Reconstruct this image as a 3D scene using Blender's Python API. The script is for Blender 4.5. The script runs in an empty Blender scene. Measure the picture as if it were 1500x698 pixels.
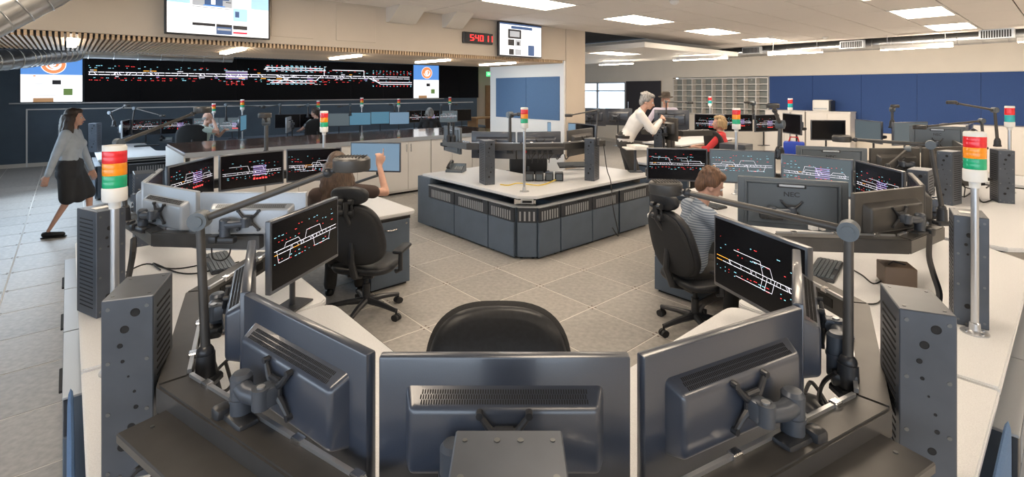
import bpy, bmesh, math, random
from mathutils import Vector as V, Matrix as M
S = bpy.context.scene
COL = S.collection
R = math.radians
# ---------------------------------------------------------------- camera, world, light, exposure
F, HZ, H = 735.0, 132.0, 1.95          # focal length in pixels (1500 wide), horizon row, eye height
cd = bpy.data.cameras.new('camera'); cam = bpy.data.objects.new('camera', cd); COL.objects.link(cam)
cam.location = (0, 0, H); cam.rotation_euler = (R(90), 0, 0)
cd.sensor_fit = 'HORIZONTAL'; cd.sensor_width = 36; cd.lens = 36 * F / 1500; cd.shift_y = -(349 - HZ) / 1500
cd.clip_start = .05; cd.clip_end = 200
S.camera = cam
S.view_settings.view_transform = 'Standard'; S.view_settings.look = 'None'
S.view_settings.exposure = 0.28; S.view_settings.gamma = 1; S.view_settings.use_curve_mapping = False
w = bpy.data.worlds.new('sky'); S.world = w; w.use_nodes = True
bg = w.node_tree.nodes['Background']; bg.inputs[0].default_value = (.74, .86, 1, 1); bg.inputs[1].default_value = 3.0
def area(name, loc, look, sx, sy, power, col):
    l = bpy.data.lights.new(name, 'AREA'); l.shape = 'RECTANGLE'; l.size = sx; l.size_y = sy; l.energy = power; l.color = col
    o = bpy.data.objects.new(name, l); COL.objects.link(o); o.location = loc
    o.rotation_euler = (V(look) - V(loc)).to_track_quat('-Z', 'Y').to_euler(); return o
area('window_daylight', (-9.6, 7.6, 2.0), (-3, 5.5, .8), 5.5, 1.5, 260, (.70, .85, 1))

uR = V((.749, .663, 0)); uL = V((-.663, .749, 0)); uD = -uL
AR = math.atan2(uR.y, uR.x)            # heading of uR
def at(x, y, z):
    Y = F * (H - z) / (y - HZ); return V(((x - 750) / F * Y, Y, z))
def atd(x, y, Y):
    return V(((x - 750) / F * Y, Y, H - (y - HZ) / F * Y))
# ---------------------------------------------------------------- materials
MATS = {}
def mat(name, col=(.5, .5, .5), rough=.5, metal=0, var=0., scale=20, bump=0., emit=None, es=0, trans=0, coat=0, spec=.5, stretch=None):
    if name in MATS: return MATS[name]
    m = bpy.data.materials.new(name); m.use_nodes = True; nt = m.node_tree; b = nt.nodes['Principled BSDF']
    b.inputs['Base Color'].default_value = (*col, 1); b.inputs['Roughness'].default_value = rough
    b.inputs['Metallic'].default_value = metal; b.inputs['Specular IOR Level'].default_value = spec
    if trans: b.inputs['Transmission Weight'].default_value = trans
    if coat: b.inputs['Coat Weight'].default_value = coat
    if emit: b.inputs['Emission Color'].default_value = (*emit, 1); b.inputs['Emission Strength'].default_value = es
    if var or bump:
        tc = nt.nodes.new('ShaderNodeTexCoord'); n = nt.nodes.new('ShaderNodeTexNoise'); n.inputs['Scale'].default_value = scale
        n.inputs['Detail'].default_value = 4
        src = tc.outputs['Object']
        if stretch:
            mp = nt.nodes.new('ShaderNodeMapping'); mp.inputs['Scale'].default_value = stretch
            nt.links.new(src, mp.inputs[0]); src = mp.outputs[0]
        nt.links.new(src, n.inputs['Vector'])
        if var:
            r = nt.nodes.new('ShaderNodeValToRGB'); r.color_ramp.elements[0].position = .3; r.color_ramp.elements[1].position = .7
            r.color_ramp.elements[0].color = (*[c * (1 - var) for c in col], 1); r.color_ramp.elements[1].color = (*[min(1, c * (1 + var)) for c in col], 1)
            nt.links.new(n.outputs['Fac'], r.inputs[0]); nt.links.new(r.outputs[0], b.inputs['Base Color'])
        if bump:
            bp = nt.nodes.new('ShaderNodeBump'); bp.inputs['Strength'].default_value = bump; bp.inputs['Distance'].default_value = .002
            nt.links.new(n.outputs['Fac'], bp.inputs['Height']); nt.links.new(bp.outputs[0], b.inputs['Normal'])
    MATS[name] = m; return m
def glow(name, col, s, sample=False):
    m = mat(name, tuple(c * .5 for c in col), .4, emit=col, es=s)
    if not sample: m.cycles.emission_sampling = 'NONE'
    return m
mat('worktop', (.74, .75, .77), .34, var=.10, scale=260)
mat('dark_steel', (.078, .090, .112), .36, .3, var=.15, scale=6, bump=.05)
mat('bronze_steel', (.075, .072, .070), .38, .35, var=.12, scale=9, bump=.05)
mat('plastic_black', (.028, .030, .035), .33, var=.1, scale=300, bump=.05)
mat('monitor_shell', (.040, .050, .074), .29, 0, var=.08, scale=400, bump=.06, spec=.9, coat=.25)
mat('silver_shell', (.42, .45, .49), .36, .4, var=.05, scale=300)
mat('grey_shell', (.105, .125, .145), .42, .1, var=.06, scale=300)
mat('rubber', (.018, .018, .02), .6)
mat('slot_black', (.006, .006, .007), .7)
mat('chrome', (.72, .72, .73), .22, 1)
mat('steel_light', (.55, .56, .58), .3, .8)
mat('screw', (.16, .165, .17), .35, .8)
mat('video_black', (.004, .004, .006), .4, spec=.15)
mat('screen_off', (.005, .005, .007), .2, spec=.25)
mat('screen_grey', (.03, .035, .04), .28, emit=(.13, .17, .19), es=.55).cycles.emission_sampling = 'NONE'  # low grey emission stands in for room reflections on dark screens
mat('screen_blue', (.02, .04, .06), .25, emit=(.10, .24, .34), es=.7).cycles.emission_sampling = 'NONE'
mat('screen_sky', (.05, .07, .1), .2, emit=(.20, .32, .44), es=.65).cycles.emission_sampling = 'NONE'
glow('track_white', (.86, .84, .92), 1.25); glow('track_red', (1, .06, .06), 1.5); glow('track_cyan', (.35, .82, 1), 1.5)
glow('track_orange', (1, .45, .05), 1.4); glow('track_violet', (.55, .40, .85), 1.0)
glow('page_white', (1, 1, 1), .95); glow('page_blue', (.10, .27, .66), .95); glow('page_orange', (.90, .27, .10), .95)
glow('page_black', (.02, .02, .025), .6); glow('page_grey', (.45, .46, .48), .8); glow('page_sky', (.42, .66, .85), .95)
glow('page_red', (.75, .04, .08), .95); glow('page_navy', (.05, .10, .22), .9); glow('page_skin', (.8, .5, .4), .9); glow('page_green', (.12, .20, .06), .9); glow('page_brown', (.35, .2, .1), .9)
glow('led_red', (1, .03, .03), 2.2); glow('exit_green', (.1, .75, .25), 1.2)
mat('slate_wall', (.085, .120, .160), .6, var=.1, scale=2)
mat('beige_wall', (.60, .52, .43), .75, var=.03, scale=2)
mat('cream_wall', (.72, .67, .60), .75, var=.03, scale=2)
mat('white_wall', (.80, .80, .80), .7)
mat('blue_fabric', (.026, .070, .23), .8, var=.12, scale=120, bump=.3)
mat('tack_blue', (.085, .165, .31), .85, var=.12, scale=150, bump=.2)
mat('white_paint', (.82, .81, .79), .5)
mat('white_laminate', (.74, .71, .68), .4, var=.02, scale=3)
mat('wood_slat', (.60, .43, .27), .55, var=.14, scale=5, stretch=(14, .8, 14))
mat('plenum', (.03, .03, .035), .9)
mat('tile_ceiling', (.80, .755, .72), .85, var=.03, scale=120, bump=.15)
mat('tbar', (.10, .095, .09), .8)
mat('duct_metal', (.60, .61, .62), .28, .95, var=.12, scale=4)
mat('lens_red', (.85, .02, .03), .25, coat=.5); mat('lens_orange', (1, .33, .01), .25, coat=.5); mat('lens_green', (.01, .42, .20), .25, coat=.5)
mat('lens_teal', (.02, .42, .45), .25, coat=.5)
mat('light_white', (.80, .80, .78), .35)
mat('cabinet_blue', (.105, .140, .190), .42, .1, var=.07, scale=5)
mat('cabinet_vent', (.035, .040, .050), .45, .1)
mat('slot_light', (.34, .36, .38), .5)
mat('counter_brown', (.145, .085, .058), .13, var=.22, scale=60, coat=.4)
mat('leather', (.018, .020, .025), .42, var=.2, scale=60, bump=.15)
mat('mesh_fabric', (.026, .027, .03), .8, var=.25, scale=220, bump=.4)
mat('floor_tile', (.42, .40, .375), .5, var=.14, scale=26, bump=.08)
mat('floor_tile_b', (.385, .37, .35), .5, var=.16, scale=22, bump=.08)
mat('floor_joint', (.78, .75, .70), .7)
mat('cable_black', (.015, .015, .017), .5); mat('cable_yellow', (.75, .55, .08), .5)
mat('paper', (.85, .84, .82), .7); mat('blue_bag', (.02, .07, .55), .45); mat('red_plastic', (.7, .02, .03), .4); mat('yellow_plastic', (.85, .6, .02), .4)
mat('brown_box', (.16, .115, .085), .55)
def clear_glass():
    m = bpy.data.materials.new('glass'); m.use_nodes = True; nt = m.node_tree; out = nt.nodes['Material Output']; nt.nodes.remove(nt.nodes['Principled BSDF'])
    t = nt.nodes.new('ShaderNodeBsdfTransparent'); t.inputs[0].default_value = (.93, .96, .97, 1); g = nt.nodes.new('ShaderNodeBsdfGlossy'); g.inputs['Roughness'].default_value = .02; f = nt.nodes.new('ShaderNodeFresnel'); f.inputs[0].default_value = 1.3
    x = nt.nodes.new('ShaderNodeMixShader'); nt.links.new(f.outputs[0], x.inputs[0]); nt.links.new(t.outputs[0], x.inputs[1]); nt.links.new(g.outputs[0], x.inputs[2]); nt.links.new(x.outputs[0], out.inputs[0]); MATS['glass'] = m
clear_glass()
mat('cubby_back', (.30, .32, .31), .7)
mat('door_dark', (.035, .03, .035), .45); mat('door_wood', (.36, .20, .09), .45, var=.15, scale=4)
def mm(n): return MATS[n]
# ---------------------------------------------------------------- mesh builder
class MB:
    def __init__(s): s.v = []; s.f = []; s.m = []
    def add(s, vs, fs, mi=0, X=None):
        o = len(s.v)
        s.v += [tuple(X @ V(p)) if X is not None else tuple(p) for p in vs]
        s.f += [tuple(i + o for i in f) for f in fs]; s.m += [mi] * len(fs); return s
    def bm(s, b, mi=0, X=None):
        b.verts.index_update(); vs = [v.co.copy() for v in b.verts]; fs = [[v.index for v in f.verts] for f in b.faces]; b.free()
        return s.add(vs, fs, mi, X)
    def box(s, c, d, mi=0, rz=0, X=None, bev=0, seg=1):
        T = M.Translation(V(c)) @ M.Rotation(rz, 4, 'Z')
        if X is not None: T = X @ T
        b = bmesh.new(); bmesh.ops.create_cube(b, size=1, matrix=M.Diagonal((*d, 1)))
        if bev: bmesh.ops.bevel(b, geom=b.edges[:], offset=bev, segments=seg, profile=.5, affect='EDGES')
        return s.bm(b, mi, T)
    def prism(s, poly, z0, z1, mi=0, X=None, bev=0):
        a = sum(poly[i][0] * poly[(i + 1) % len(poly)][1] - poly[(i + 1) % len(poly)][0] * poly[i][1] for i in range(len(poly)))
        if a < 0: poly = poly[::-1]
        n = len(poly)
        if bev:
            b = bmesh.new(); vs = [b.verts.new((p[0], p[1], z0)) for p in poly]; f = b.faces.new(vs)
            r = bmesh.ops.extrude_face_region(b, geom=[f]); bmesh.ops.translate(b, vec=(0, 0, z1 - z0), verts=[g for g in r['geom'] if isinstance(g, bmesh.types.BMVert)])
            bmesh.ops.recalc_face_normals(b, faces=b.faces[:])
            bmesh.ops.bevel(b, geom=[e for e in b.edges if abs(e.verts[0].co.z - e.verts[1].co.z) < 1e-5], offset=bev, segments=2, affect='EDGES')
            return s.bm(b, mi, X)
        vs = [(p[0], p[1], z0) for p in poly] + [(p[0], p[1], z1) for p in poly]
        fs = [tuple(range(n))[::-1], tuple(range(n, 2 * n))] + [(i, (i + 1) % n, n + (i + 1) % n, n + i) for i in range(n)]
        return s.add(vs, fs, mi, X)
    def tube(s, pts, r, n=8, mi=0, X=None, caps=True):
        pts = [V(p) for p in pts]; k = len(pts); rs = r if isinstance(r, (list, tuple)) else [r] * k
        vs = []; fs = []; t0 = (pts[1] - pts[0]).normalized(); nx = t0.orthogonal().normalized()
        for i in range(k):
            t = (pts[min(i + 1, k - 1)] - pts[max(i - 1, 0)]).normalized()
            nx = (nx - t * nx.dot(t)).normalized(); ny = t.cross(nx)
            vs += [pts[i] + (nx * math.cos(2 * math.pi * j / n) + ny * math.sin(2 * math.pi * j / n)) * rs[i] for j in range(n)]
        for i in range(k - 1):
            fs += [(i * n + j, i * n + (j + 1) % n, (i + 1) * n + (j + 1) % n, (i + 1) * n + j) for j in range(n)]
        if caps: fs += [tuple(range(n))[::-1], tuple(range((k - 1) * n, k * n))]
        return s.add(vs, fs, mi, X)
    def cyl(s, a, b, r, r2=None, n=16, mi=0, X=None): return s.tube([a, b], [r, r if r2 is None else r2], n, mi, X)
    def lathe(s, prof, n=20, mi=0, X=None):
        vs = []; fs = []; k = len(prof)
        for (r, z) in prof: vs += [(r * math.cos(2 * math.pi * j / n), r * math.sin(2 * math.pi * j / n), z) for j in range(n)]
        for i in range(k - 1): fs += [(i * n + j, i * n + (j + 1) % n, (i + 1) * n + (j + 1) % n, (i + 1) * n + j) for j in range(n)]
        fs += [tuple(range(n))[::-1], tuple(range((k - 1) * n, k * n))]
        return s.add(vs, fs, mi, X)
    def sph(s, c, r, n=12, mi=0, X=None):
        if not isinstance(r, (list, tuple)): r = (r, r, r)
        T = M.Translation(V(c)) @ M.Diagonal((*r, 1)); T = X @ T if X is not None else T
        b = bmesh.new(); bmesh.ops.create_uvsphere(b, u_segments=n, v_segments=max(6, n // 2 + 2), radius=1); return s.bm(b, mi, T)
    def caps(s, p0, r0, p1, r1, n=10, mi=0, X=None):
        p0, p1 = V(p0), V(p1); d = p1 - p0
        if d.length < 1e-5: return s.sph(p0, r0, n, mi, X)
        d.normalize(); pts = []; rs = []
        for a in (-90, -60, -30): pts.append(p0 + d * r0 * math.sin(R(a))); rs.append(max(r0 * math.cos(R(a)), r0 * .05))
        pts.append(p0); rs.append(r0); pts.append(p1); rs.append(r1)
        for a in (30, 60, 90): pts.append(p1 + d * r1 * math.sin(R(a))); rs.append(max(r1 * math.cos(R(a)), r1 * .05))
        return s.tube(pts, rs, n, mi, X)
    def pad(s, wx, hz, th, power=3, n=40, bend=0, mi=0, X=None, rim=.7, back=None, zc=0, taper=0):
        """upholstered panel in XZ, thickness along y (front -y): rings of a superellipse"""
        prof = [(0, -th * .5), (.55, -th * .5), (.85, -th * .44), (.95, -th * .32), (1, 0), (.97, th * .3), (.9, th * .42), (.5, th * .5), (0, th * .5)]
        vs = []; fs = []
        rings = []
        for (k, y) in prof:
            if k == 0: rings.append([len(vs)]); vs.append((0, y, zc)); continue
            ring = []
            for j in range(n):
                a = 2 * math.pi * j / n; c, q = math.cos(a), math.sin(a)
                x = math.copysign(abs(c) ** (2 / power), c) * wx / 2 * k; z = math.copysign(abs(q) ** (2 / power), q) * hz / 2 * k
                x *= 1 - taper * (z / hz)
                ring.append(len(vs)); vs.append((x, y + bend * x * x, z + zc))
            rings.append(ring)
        for a, b in zip(rings, rings[1:]):
            for j in range(n):
                if len(a) == 1: fs.append((a[0], b[j], b[(j + 1) % n]))
                elif len(b) == 1: fs.append((a[j], b[0], a[(j + 1) % n]))
                else: fs.append((a[j], b[j], b[(j + 1) % n], a[(j + 1) % n]))
        return s.add(vs, fs, mi, X)
    def mesh(s, name, mats, ang=35):
        me = bpy.data.meshes.new(name); me.from_pydata(s.v, [], s.f)
        for q in (mats if isinstance(mats, (list, tuple)) else [mats]): me.materials.append(mm(q) if isinstance(q, str) else q)
        me.polygons.foreach_set('material_index', s.m)
        me.polygons.foreach_set('use_smooth', [True] * len(s.f)); me.set_sharp_from_angle(angle=R(ang))
        me.update(); return me
def ob(name, me, parent=None, X=None):
    o = bpy.data.objects.new(name, me); COL.objects.link(o)
    if parent is not None: o.parent = parent
    if X is not None: o.matrix_local = X
    return o
def tag(o, label, cat=None, group=None, kind=None):
    if label: o['label'] = label
    if cat: o['category'] = cat
    if group: o['group'] = group
    if kind: o['kind'] = kind
    return o
def thing(name, label, cat, X=None, group=None):
    o = bpy.data.objects.new(name, None); COL.objects.link(o); o.empty_display_size = .1
    if X is not None: o.matrix_world = X
    return tag(o, label, cat, group)
def TR(p, rz=0, s=None):
    X = M.Translation(V(p)) @ M.Rotation(rz, 4, 'Z')
    if s: X = X @ M.Diagonal((*s, 1))
    return X
class Kit:
    """a thing built once; inst() copies it with its parts, sharing mesh data"""
    def __init__(s): s.p = []
    def add(s, name, me, parent=None, X=None, kind=None, label=None):
        s.p.append((name, me, parent, X, kind, label)); return len(s.p) - 1
    def inst(s, name, label, cat, X, group=None, skip=(), swap={}):
        root = thing(name, label, cat, X, group); os = {}
        for i, (n, me, par, x, kind, lab) in enumerate(s.p):
            if n in skip or (par is not None and par not in os): continue
            me = swap.get(n, me)
            if me is None: continue
            o = ob(n, me, os[par] if par is not None else root, x); os[i] = o
            if kind: o['kind'] = kind
            if lab: o['label'] = lab
        return root
def struct(name, me, X=None):
    o = ob(name, me, None, X); o['kind'] = 'structure'; return o
def text_mesh(txt, size, ext, matname, align='CENTER', bold=0):
    c = bpy.data.curves.new('lettering', 'FONT'); c.body = txt; c.size = size; c.extrude = ext; c.align_x = align; c.align_y = 'CENTER'; c.offset = bold
    o = bpy.data.objects.new('lettering', c); COL.objects.link(o)
    dg = bpy.context.evaluated_depsgraph_get(); me = bpy.data.meshes.new_from_object(o.evaluated_get(dg))
    bpy.data.objects.remove(o); me.materials.clear(); me.materials.append(mm(matname)); return me
def offset_line(pts, d):
    """offset an open polyline to its left by d with mitres"""
    pts = [V((p[0], p[1], 0)) for p in pts]; out = []
    for i, p in enumerate(pts):
        ds = []
        if i > 0: ds.append((p - pts[i - 1]).normalized())
        if i < len(pts) - 1: ds.append((pts[i + 1] - p).normalized())
        ns = [V((-q.y, q.x, 0)) for q in ds]; n = sum(ns, V()).normalized()
        out.append(p + n * d / max(.3, n.dot(ns[0])))
    return out
# ================================================================ THE ROOM
# ---- floor: slab + raised-floor tiles
FT = .664; F0 = V((.279, 5.0, 0))
me = MB(); me.box((0, 10, -.0495), (44, 34, .1)); floor = struct('floor', me.mesh('floor', 'floor_joint'))
def fpt(i, j): return F0 + uR * (FT * i) + uD * (FT * j)
tm = []
for q in ('floor_tile', 'floor_tile_b'):
    b = MB(); b.box((0, 0, -.003), (FT - .010, FT - .010, .012), bev=.002); tm.append(b.mesh('tile', q))
cand = []
for i in range(-26, 34):
    for j in range(-34, 30):
        c = fpt(i + .5, j + .5)
        if c.y < .7 or c.y > 19: continue
        x = 750 + F * c.x / c.y; y = HZ + F * H / c.y
        if x < -90 or x > 1590 or y > 760: continue
        cand.append((c.y, c, i, j))
cand.sort(key=lambda t: t[0]); rnd = random.Random(4)
for n, (_, c, i, j) in enumerate(cand[:290]):
    ob('tile', tm[rnd.random() < .35], floor, TR((c.x, c.y, 0), AR))
b = MB(); sc = MB()
for (_, c, i, j) in cand[290:]: b.box((c.x, c.y, -.003), (FT - .010, FT - .010, .012), rz=AR)
ob('far_tiles', b.mesh('far_tiles', 'floor_tile'), floor)['kind'] = 'stuff'
for (_, c, i, j) in cand[:290]:
    for dx, dy in ((1, 1), (1, -1), (-1, 1), (-1, -1)):
        p = c + uR * dx * (FT / 2 - .022) + uD * dy * (FT / 2 - .022); sc.cyl((p.x, p.y, .0025), (p.x, p.y, .0042), .009, n=6)
ob('tile_screws', sc.mesh('tile_screws', 'brown_box'), floor)['kind'] = 'stuff'
# ---- main ceiling: slab, lay-in tiles, troffers
L1 = V((2.01, 7.90, 0)); TA, TB, ZC = 1.19, .622, 3.05
def cp(a, b_, z=0): p = L1 + uR * a + uD * b_; return V((p.x, p.y, z))
AMAX, BMIN = 6.03, -1.555
b = MB(); b.prism([cp(-13, BMIN), cp(AMAX, BMIN), cp(AMAX, 15), cp(-13, 15)], ZC + .022, ZC + .09)
ceiling = struct('ceiling', b.mesh('ceiling', 'tbar'))
def tile_me(la, lb):
    q = MB(); q.box((0, 0, .008), (la - .014, lb - .014, .016), bev=.003); return q.mesh('ceiling_tile', 'tile_ceiling')
full, last = tile_me(TA, TB), tile_me(AMAX - 4.5 * TA, TB)
tro = Kit()
b = MB()
for s in (-1, 1): b.box((s * (TA / 2 - .02), 0, .01), (.03, TB - .014, .03)); b.box((0, s * (TB / 2 - .02), .01), (TA - .014, .03, .03))
tro.add('frame', b.mesh('frame', 'white_paint'))
b = MB(); b.box((0, 0, .006), (TA - .05, TB - .05, .01)); glow('troffer_glow', (1, .83, .64), 12.5, True)
tro.add('diffuser', b.mesh('diffuser', 'troffer_glow'))
lit = {(0, 0): 'troffer ceiling light nearest the bulkhead television, middle of its row', (2, 0): 'troffer ceiling light second from the spiral duct in the row nearest the bulkhead',
       (4, 0): 'troffer ceiling light closest to the floating ceiling cloud corner', (-2, 0): 'troffer ceiling light at the top edge, above the wall clock side',
       (2, 5): 'large bright troffer ceiling light at the upper right of the picture', (4, 5): 'troffer ceiling light just below the large one, near the spiral duct'}
for k in range(-6, 6):
    for j in range(-2, 22):
        p = cp(k * TA if k < 5 else (4.5 * TA + AMAX) / 2, j * TB, ZC)
        x = 750 + F * p.x / max(p.y, .2); y = HZ - F * 1.1 / max(p.y, .2)
        if k % 2 == 0 and j % 5 == 0 and k < 5:
            tro.inst('ceiling_light', lit.get((k, j), 'troffer ceiling light overhead, outside the picture'), 'ceiling light', TR(p, AR), 'recessed troffer lights'); continue
        if p.y < 4.4 or x > 1640 or y < -45: continue
        ob('ceiling_tile', full if k < 5 else last, ceiling, TR(p, AR))
# things on the ceiling tiles
for (x, y, lab) in ((988, 1, 'white dome smoke detector at the top edge of the ceiling'), (1129, 53, 'small white dome detector beside the troffer near the duct'), (1209, 54, 'small white dome detector between troffer and spiral duct')):
    p = at(x, y - .01, ZC); b = MB(); b.lathe([(.055, 0), (.06, -.012), (.05, -.03), (.03, -.045), (.005, -.05)], 16)
    tag(ob('smoke_detector', b.mesh('smoke_detector', 'white_paint'), None, TR(p)), lab, 'smoke detector', 'ceiling detectors')
# ---- unseen wall added behind the camera's right shoulder to block blue sky light
b = MB(); b.prism([cp(-8.5, 11), cp(16, 11), cp(16, 11.2), cp(-8.5, 11.2)], 0, 3.9); struct('wall_sky_block', b.mesh('wall_sky_block', 'cream_wall'))
# ---- roof of the plenum
b = MB(); b.box((2, 12, 4.0), (44, 40, .1)); struct('ceiling_plenum', b.mesh('ceiling_plenum', 'plenum'))
# ---- floating cloud
C0 = V((2.5, 9.45, 0)); b = MB(); q = [C0, C0 + uR * 3.9, C0 + uR * 3.9 + uL * 5, C0 + uL * 5]
b.prism(q, 2.76, 2.86, bev=.006); cloud = struct('ceiling_cloud', b.mesh('ceiling_cloud', 'white_paint'))
tro.inst('ceiling_light', 'recessed light in the underside of the floating ceiling cloud', 'ceiling light', TR((*(C0 + uR * .75 + uL * 1.25).xy, 2.745), AR), 'recessed troffer lights')
# ---- bulkhead with slatted underside
ZS = 2.43; BD = 2.1
b = MB(); b.prism([cp(-12, BMIN), cp(.5, BMIN), cp(.5, BMIN - .5), cp(-12, BMIN - .5)], ZS + .057, 3.9)
b.prism([cp(-12, BMIN - .5), cp(.02, BMIN - .5), cp(.02, BMIN - BD), cp(-12, BMIN - BD)], ZS + .06, 3.2)
bulk = struct('wall_bulkhead', b.mesh('wall_bulkhead', 'beige_wall'))
b = MB(); b.prism([cp(-12, BMIN - .03), cp(.02, BMIN - .03), cp(.02, BMIN - BD), cp(-12, BMIN - BD)], ZS + .045, ZS + .056); ob('soffit_board', b.mesh('soffit_board', 'plenum'), bulk)
b = MB(); b.box((0, BD / 2, 0), (.021, BD - .02, .05)); slat = b.mesh('slat', 'wood_slat')
for n in range(190): ob('slat', slat, bulk, TR(cp(-7.75 + n * .0405, BMIN, ZS + .03), AR))
for (x0, x1, y1) in ((397, 459, 55), (492, 550, 61)):
    p0, p1 = None, None
    # access panels in the bulkhead face
    def on_face(x):  # where a sight line meets the face plane b = BMIN
        k = (x - 750) / F; o = cp(0, BMIN); a = (k * o.y - o.x) / (uR.x - k * uR.y); return a, (o + uR * a).y
    a0, Y0 = on_face(x0); a1, Y1 = on_face(x1); zb = H - (y1 - HZ) / F * (Y0 + Y1) / 2
    b = MB(); b.box((0, 0, 0), (a1 - a0, .012, 3.02 - zb), bev=.003)
    ob('access_panel', b.mesh('access_panel', 'beige_wall'), bulk, TR(cp((a0 + a1) / 2, BMIN + .002, (3.02 + zb) / 2), AR))
def face_a(x): return on_face(x)
for x, wd in ((585, .40), (660, .30)):
    a, Y = on_face(x); b = MB(); b.add([(-wd / 2, 0, .19), (-wd / 2, 0, 0), (-wd / 2, -.10, 0), (-wd / 2, -.38, .19), (wd / 2, 0, .19), (wd / 2, 0, 0), (wd / 2, -.10, 0), (wd / 2, -.38, .19)],
        [(0, 1, 2, 3), (7, 6, 5, 4), (0, 4, 5, 1), (1, 5, 6, 2), (2, 6, 7, 3), (3, 7, 4, 0)])
    tag(ob('bracket', b.mesh('bracket', 'cream_wall'), bulk, TR(cp(a, BMIN, 2.86), AR)), 'sloping beige bracket under the ceiling edge')
for (x, y, lab) in ((505, 83, 'left long strip light glowing in the wooden slats above the track display'), (633, 89, 'middle long strip light glowing in the wooden slats'), (728, 93, 'right long strip light in the wooden slats near the white partition'), (340, 74, 'strip light in the wooden slats below the large television'), (105, 62, 'short strip light at the left end of the wooden slats')):
    p = at(x, y, ZS); b = MB(); b.box((0, 0, 0), (.075, .95, .03), bev=.003); glow('strip_glow', (1, .93, .80), 22, True)
    tag(ob('strip_light', b.mesh('strip_light', 'strip_glow'), None, TR((p.x, p.y, ZS - .006), AR)), lab, 'strip light', 'strip lights in the slats')
# unseen lights added above the slatted soffit to brighten the slate wall
b = MB(); b.box((0, 0, .006), (TA - .05, TB - .05, .01)); glow('cool_glow', (.86, .93, 1), 15, True); cool = b.mesh('diffuser', 'cool_glow')
for (x_, y_) in ((-9.3, 9.6), (-6.6, 11.6), (-4.0, 14.0), (-1.6, 16.2)): tro.inst('ceiling_light', 'added fill light above the video wall desks, hidden by the slatted soffit', 'ceiling light', TR((x_, y_, 3.45), AR), 'added fill lights over the video wall desks', swap={'diffuser': cool})
# column + partition at the bulkhead's end
b = MB(); b.prism([cp(-.02, BMIN + .02), cp(.5, BMIN + .02), cp(.5, BMIN - .5), cp(-.02, BMIN - .5)], 0, 3.6); struct('wall_column', b.mesh('wall_column', 'beige_wall'))
b = MB(); b.prism([cp(-.06, BMIN), cp(.06, BMIN), cp(.06, BMIN - BD), cp(-.06, BMIN - BD)], 0, ZS + .05); part = struct('wall_partition', b.mesh('wall_partition', 'white_wall'))
for (o0, o1) in ((.10, .98), (.985, 1.9)):
    b = MB(); b.box((0, 0, 0), (.02, o1 - o0, .80), bev=.004)
    ob('tack_panel', b.mesh('tack_panel', 'tack_blue'), part, TR(cp(-.065, BMIN - (o0 + o1) / 2, 1.80), AR))
# ---- video wall and the slate wall behind it
VD = V((.797, .604, 0)); VN = V((.604, -.797, 0)); VA = math.atan2(VD.y, VD.x)
def vw(t, z, off=0): p = V((-12.3, 12.7, 0)) + VD * t + VN * off; return V((p.x, p.y, z))
b = MB(); b.prism([vw(-.5, 0, 0), vw(13.6, 0, 0), vw(13.6, 0, -.2), vw(-.5, 0, -.2)], 0, 3.9); struct('wall_back', b.mesh('wall_back', 'slate_wall'))
b = MB(); b.prism([vw(13.6, 0, -.3), vw(17.2, 0, -.3), vw(17.2, 0, -.5), vw(13.6, 0, -.5)], 0, 3.9); struct('wall_corridor', b.mesh('wall_corridor', 'beige_wall'))
b = MB(); b.box((0, 0, 1.05), (.9, .05, 2.1)); b.box((-.5, 0, 1.06), (.07, .09, 2.12)); b.box((.5, 0, 1.06), (.07, .09, 2.12)); b.box((0, 0, 2.13), (1.07, .09, .06))
d1 = struct('door_1', b.mesh('door_1', 'door_wood'), TR(vw(14.75, 0, -.27), VA))
b = MB(); b.box((0, 0, 0), (.36, .05, .2), bev=.01); ex = tag(ob('exit_sign', b.mesh('exit_sign', 'exit_green'), None, TR(vw(14.05, 2.62, .3), VA)), 'green exit sign hanging beyond the slatted soffit', 'exit sign')
b = MB(); b.cyl((0, 0, .1), (0, 0, 1.33), .012, n=8); ob('hanger', b.mesh('hanger', 'steel_light'), ex)
ob('lettering', text_mesh('EXIT', .13, .002, 'page_white'), ex, M.Translation((0, -.028, 0)) @ M.Rotation(R(90), 4, 'X'))
tmesh = MB(); tmesh.prism([vw(0, 0, .03), vw(13.4, 0, .03), vw(13.4, 0, 0), vw(0, 0, 0)], 1.445, 1.475); tmesh.prism([vw(0, 0, .03), vw(.03, 0, .03), vw(.03, 0, 0), vw(0, 0, 0)], 0, 1.46)
struct('trim_1', tmesh.mesh('trim_1', 'white_paint'))
tmesh = MB(); tmesh.prism([vw(-.3, 0, .08), vw(12, 0, .08), vw(12, 0, 0), vw(-.3, 0, 0)], 1.60, 1.63); struct('trim_2', tmesh.mesh('trim_2', 'steel_light'))
b = MB(); b.prism([vw(-.5, 0, .02), vw(13.6, 0, .02), vw(13.6, 0, 0), vw(-.5, 0, 0)], 0, .1); struct('baseboard_back', b.mesh('baseboard_back', 'cream_wall'))
VX = TR(vw(0, 0, .07), VA)
vwall = thing('video_wall', 'long black video wall showing a railway track diagram', 'video wall', VX)
for n in range(8):
    t0 = 1.13 + n * 1.191; b = MB(); b.box((t0 + .5955, .04, 2.28), (1.187, .08, 1.276), bev=.004)
    ob('video_panel', b.mesh('video_panel', 'video_black'), vwall)
for n in range(2):
    b = MB(); b.box((12.24 + n * .93, .04, 2.28), (.925, .08, 1.276), bev=.004); ob('video_panel', b.mesh('video_panel', 'video_black'), vwall)
def quad(b, x0, z0, x1, z1, mi, y=0): b.add([(x0, y, z0), (x1, y, z0), (x1, y, z1), (x0, y, z1)], [(0, 1, 2, 3)], mi)
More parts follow.
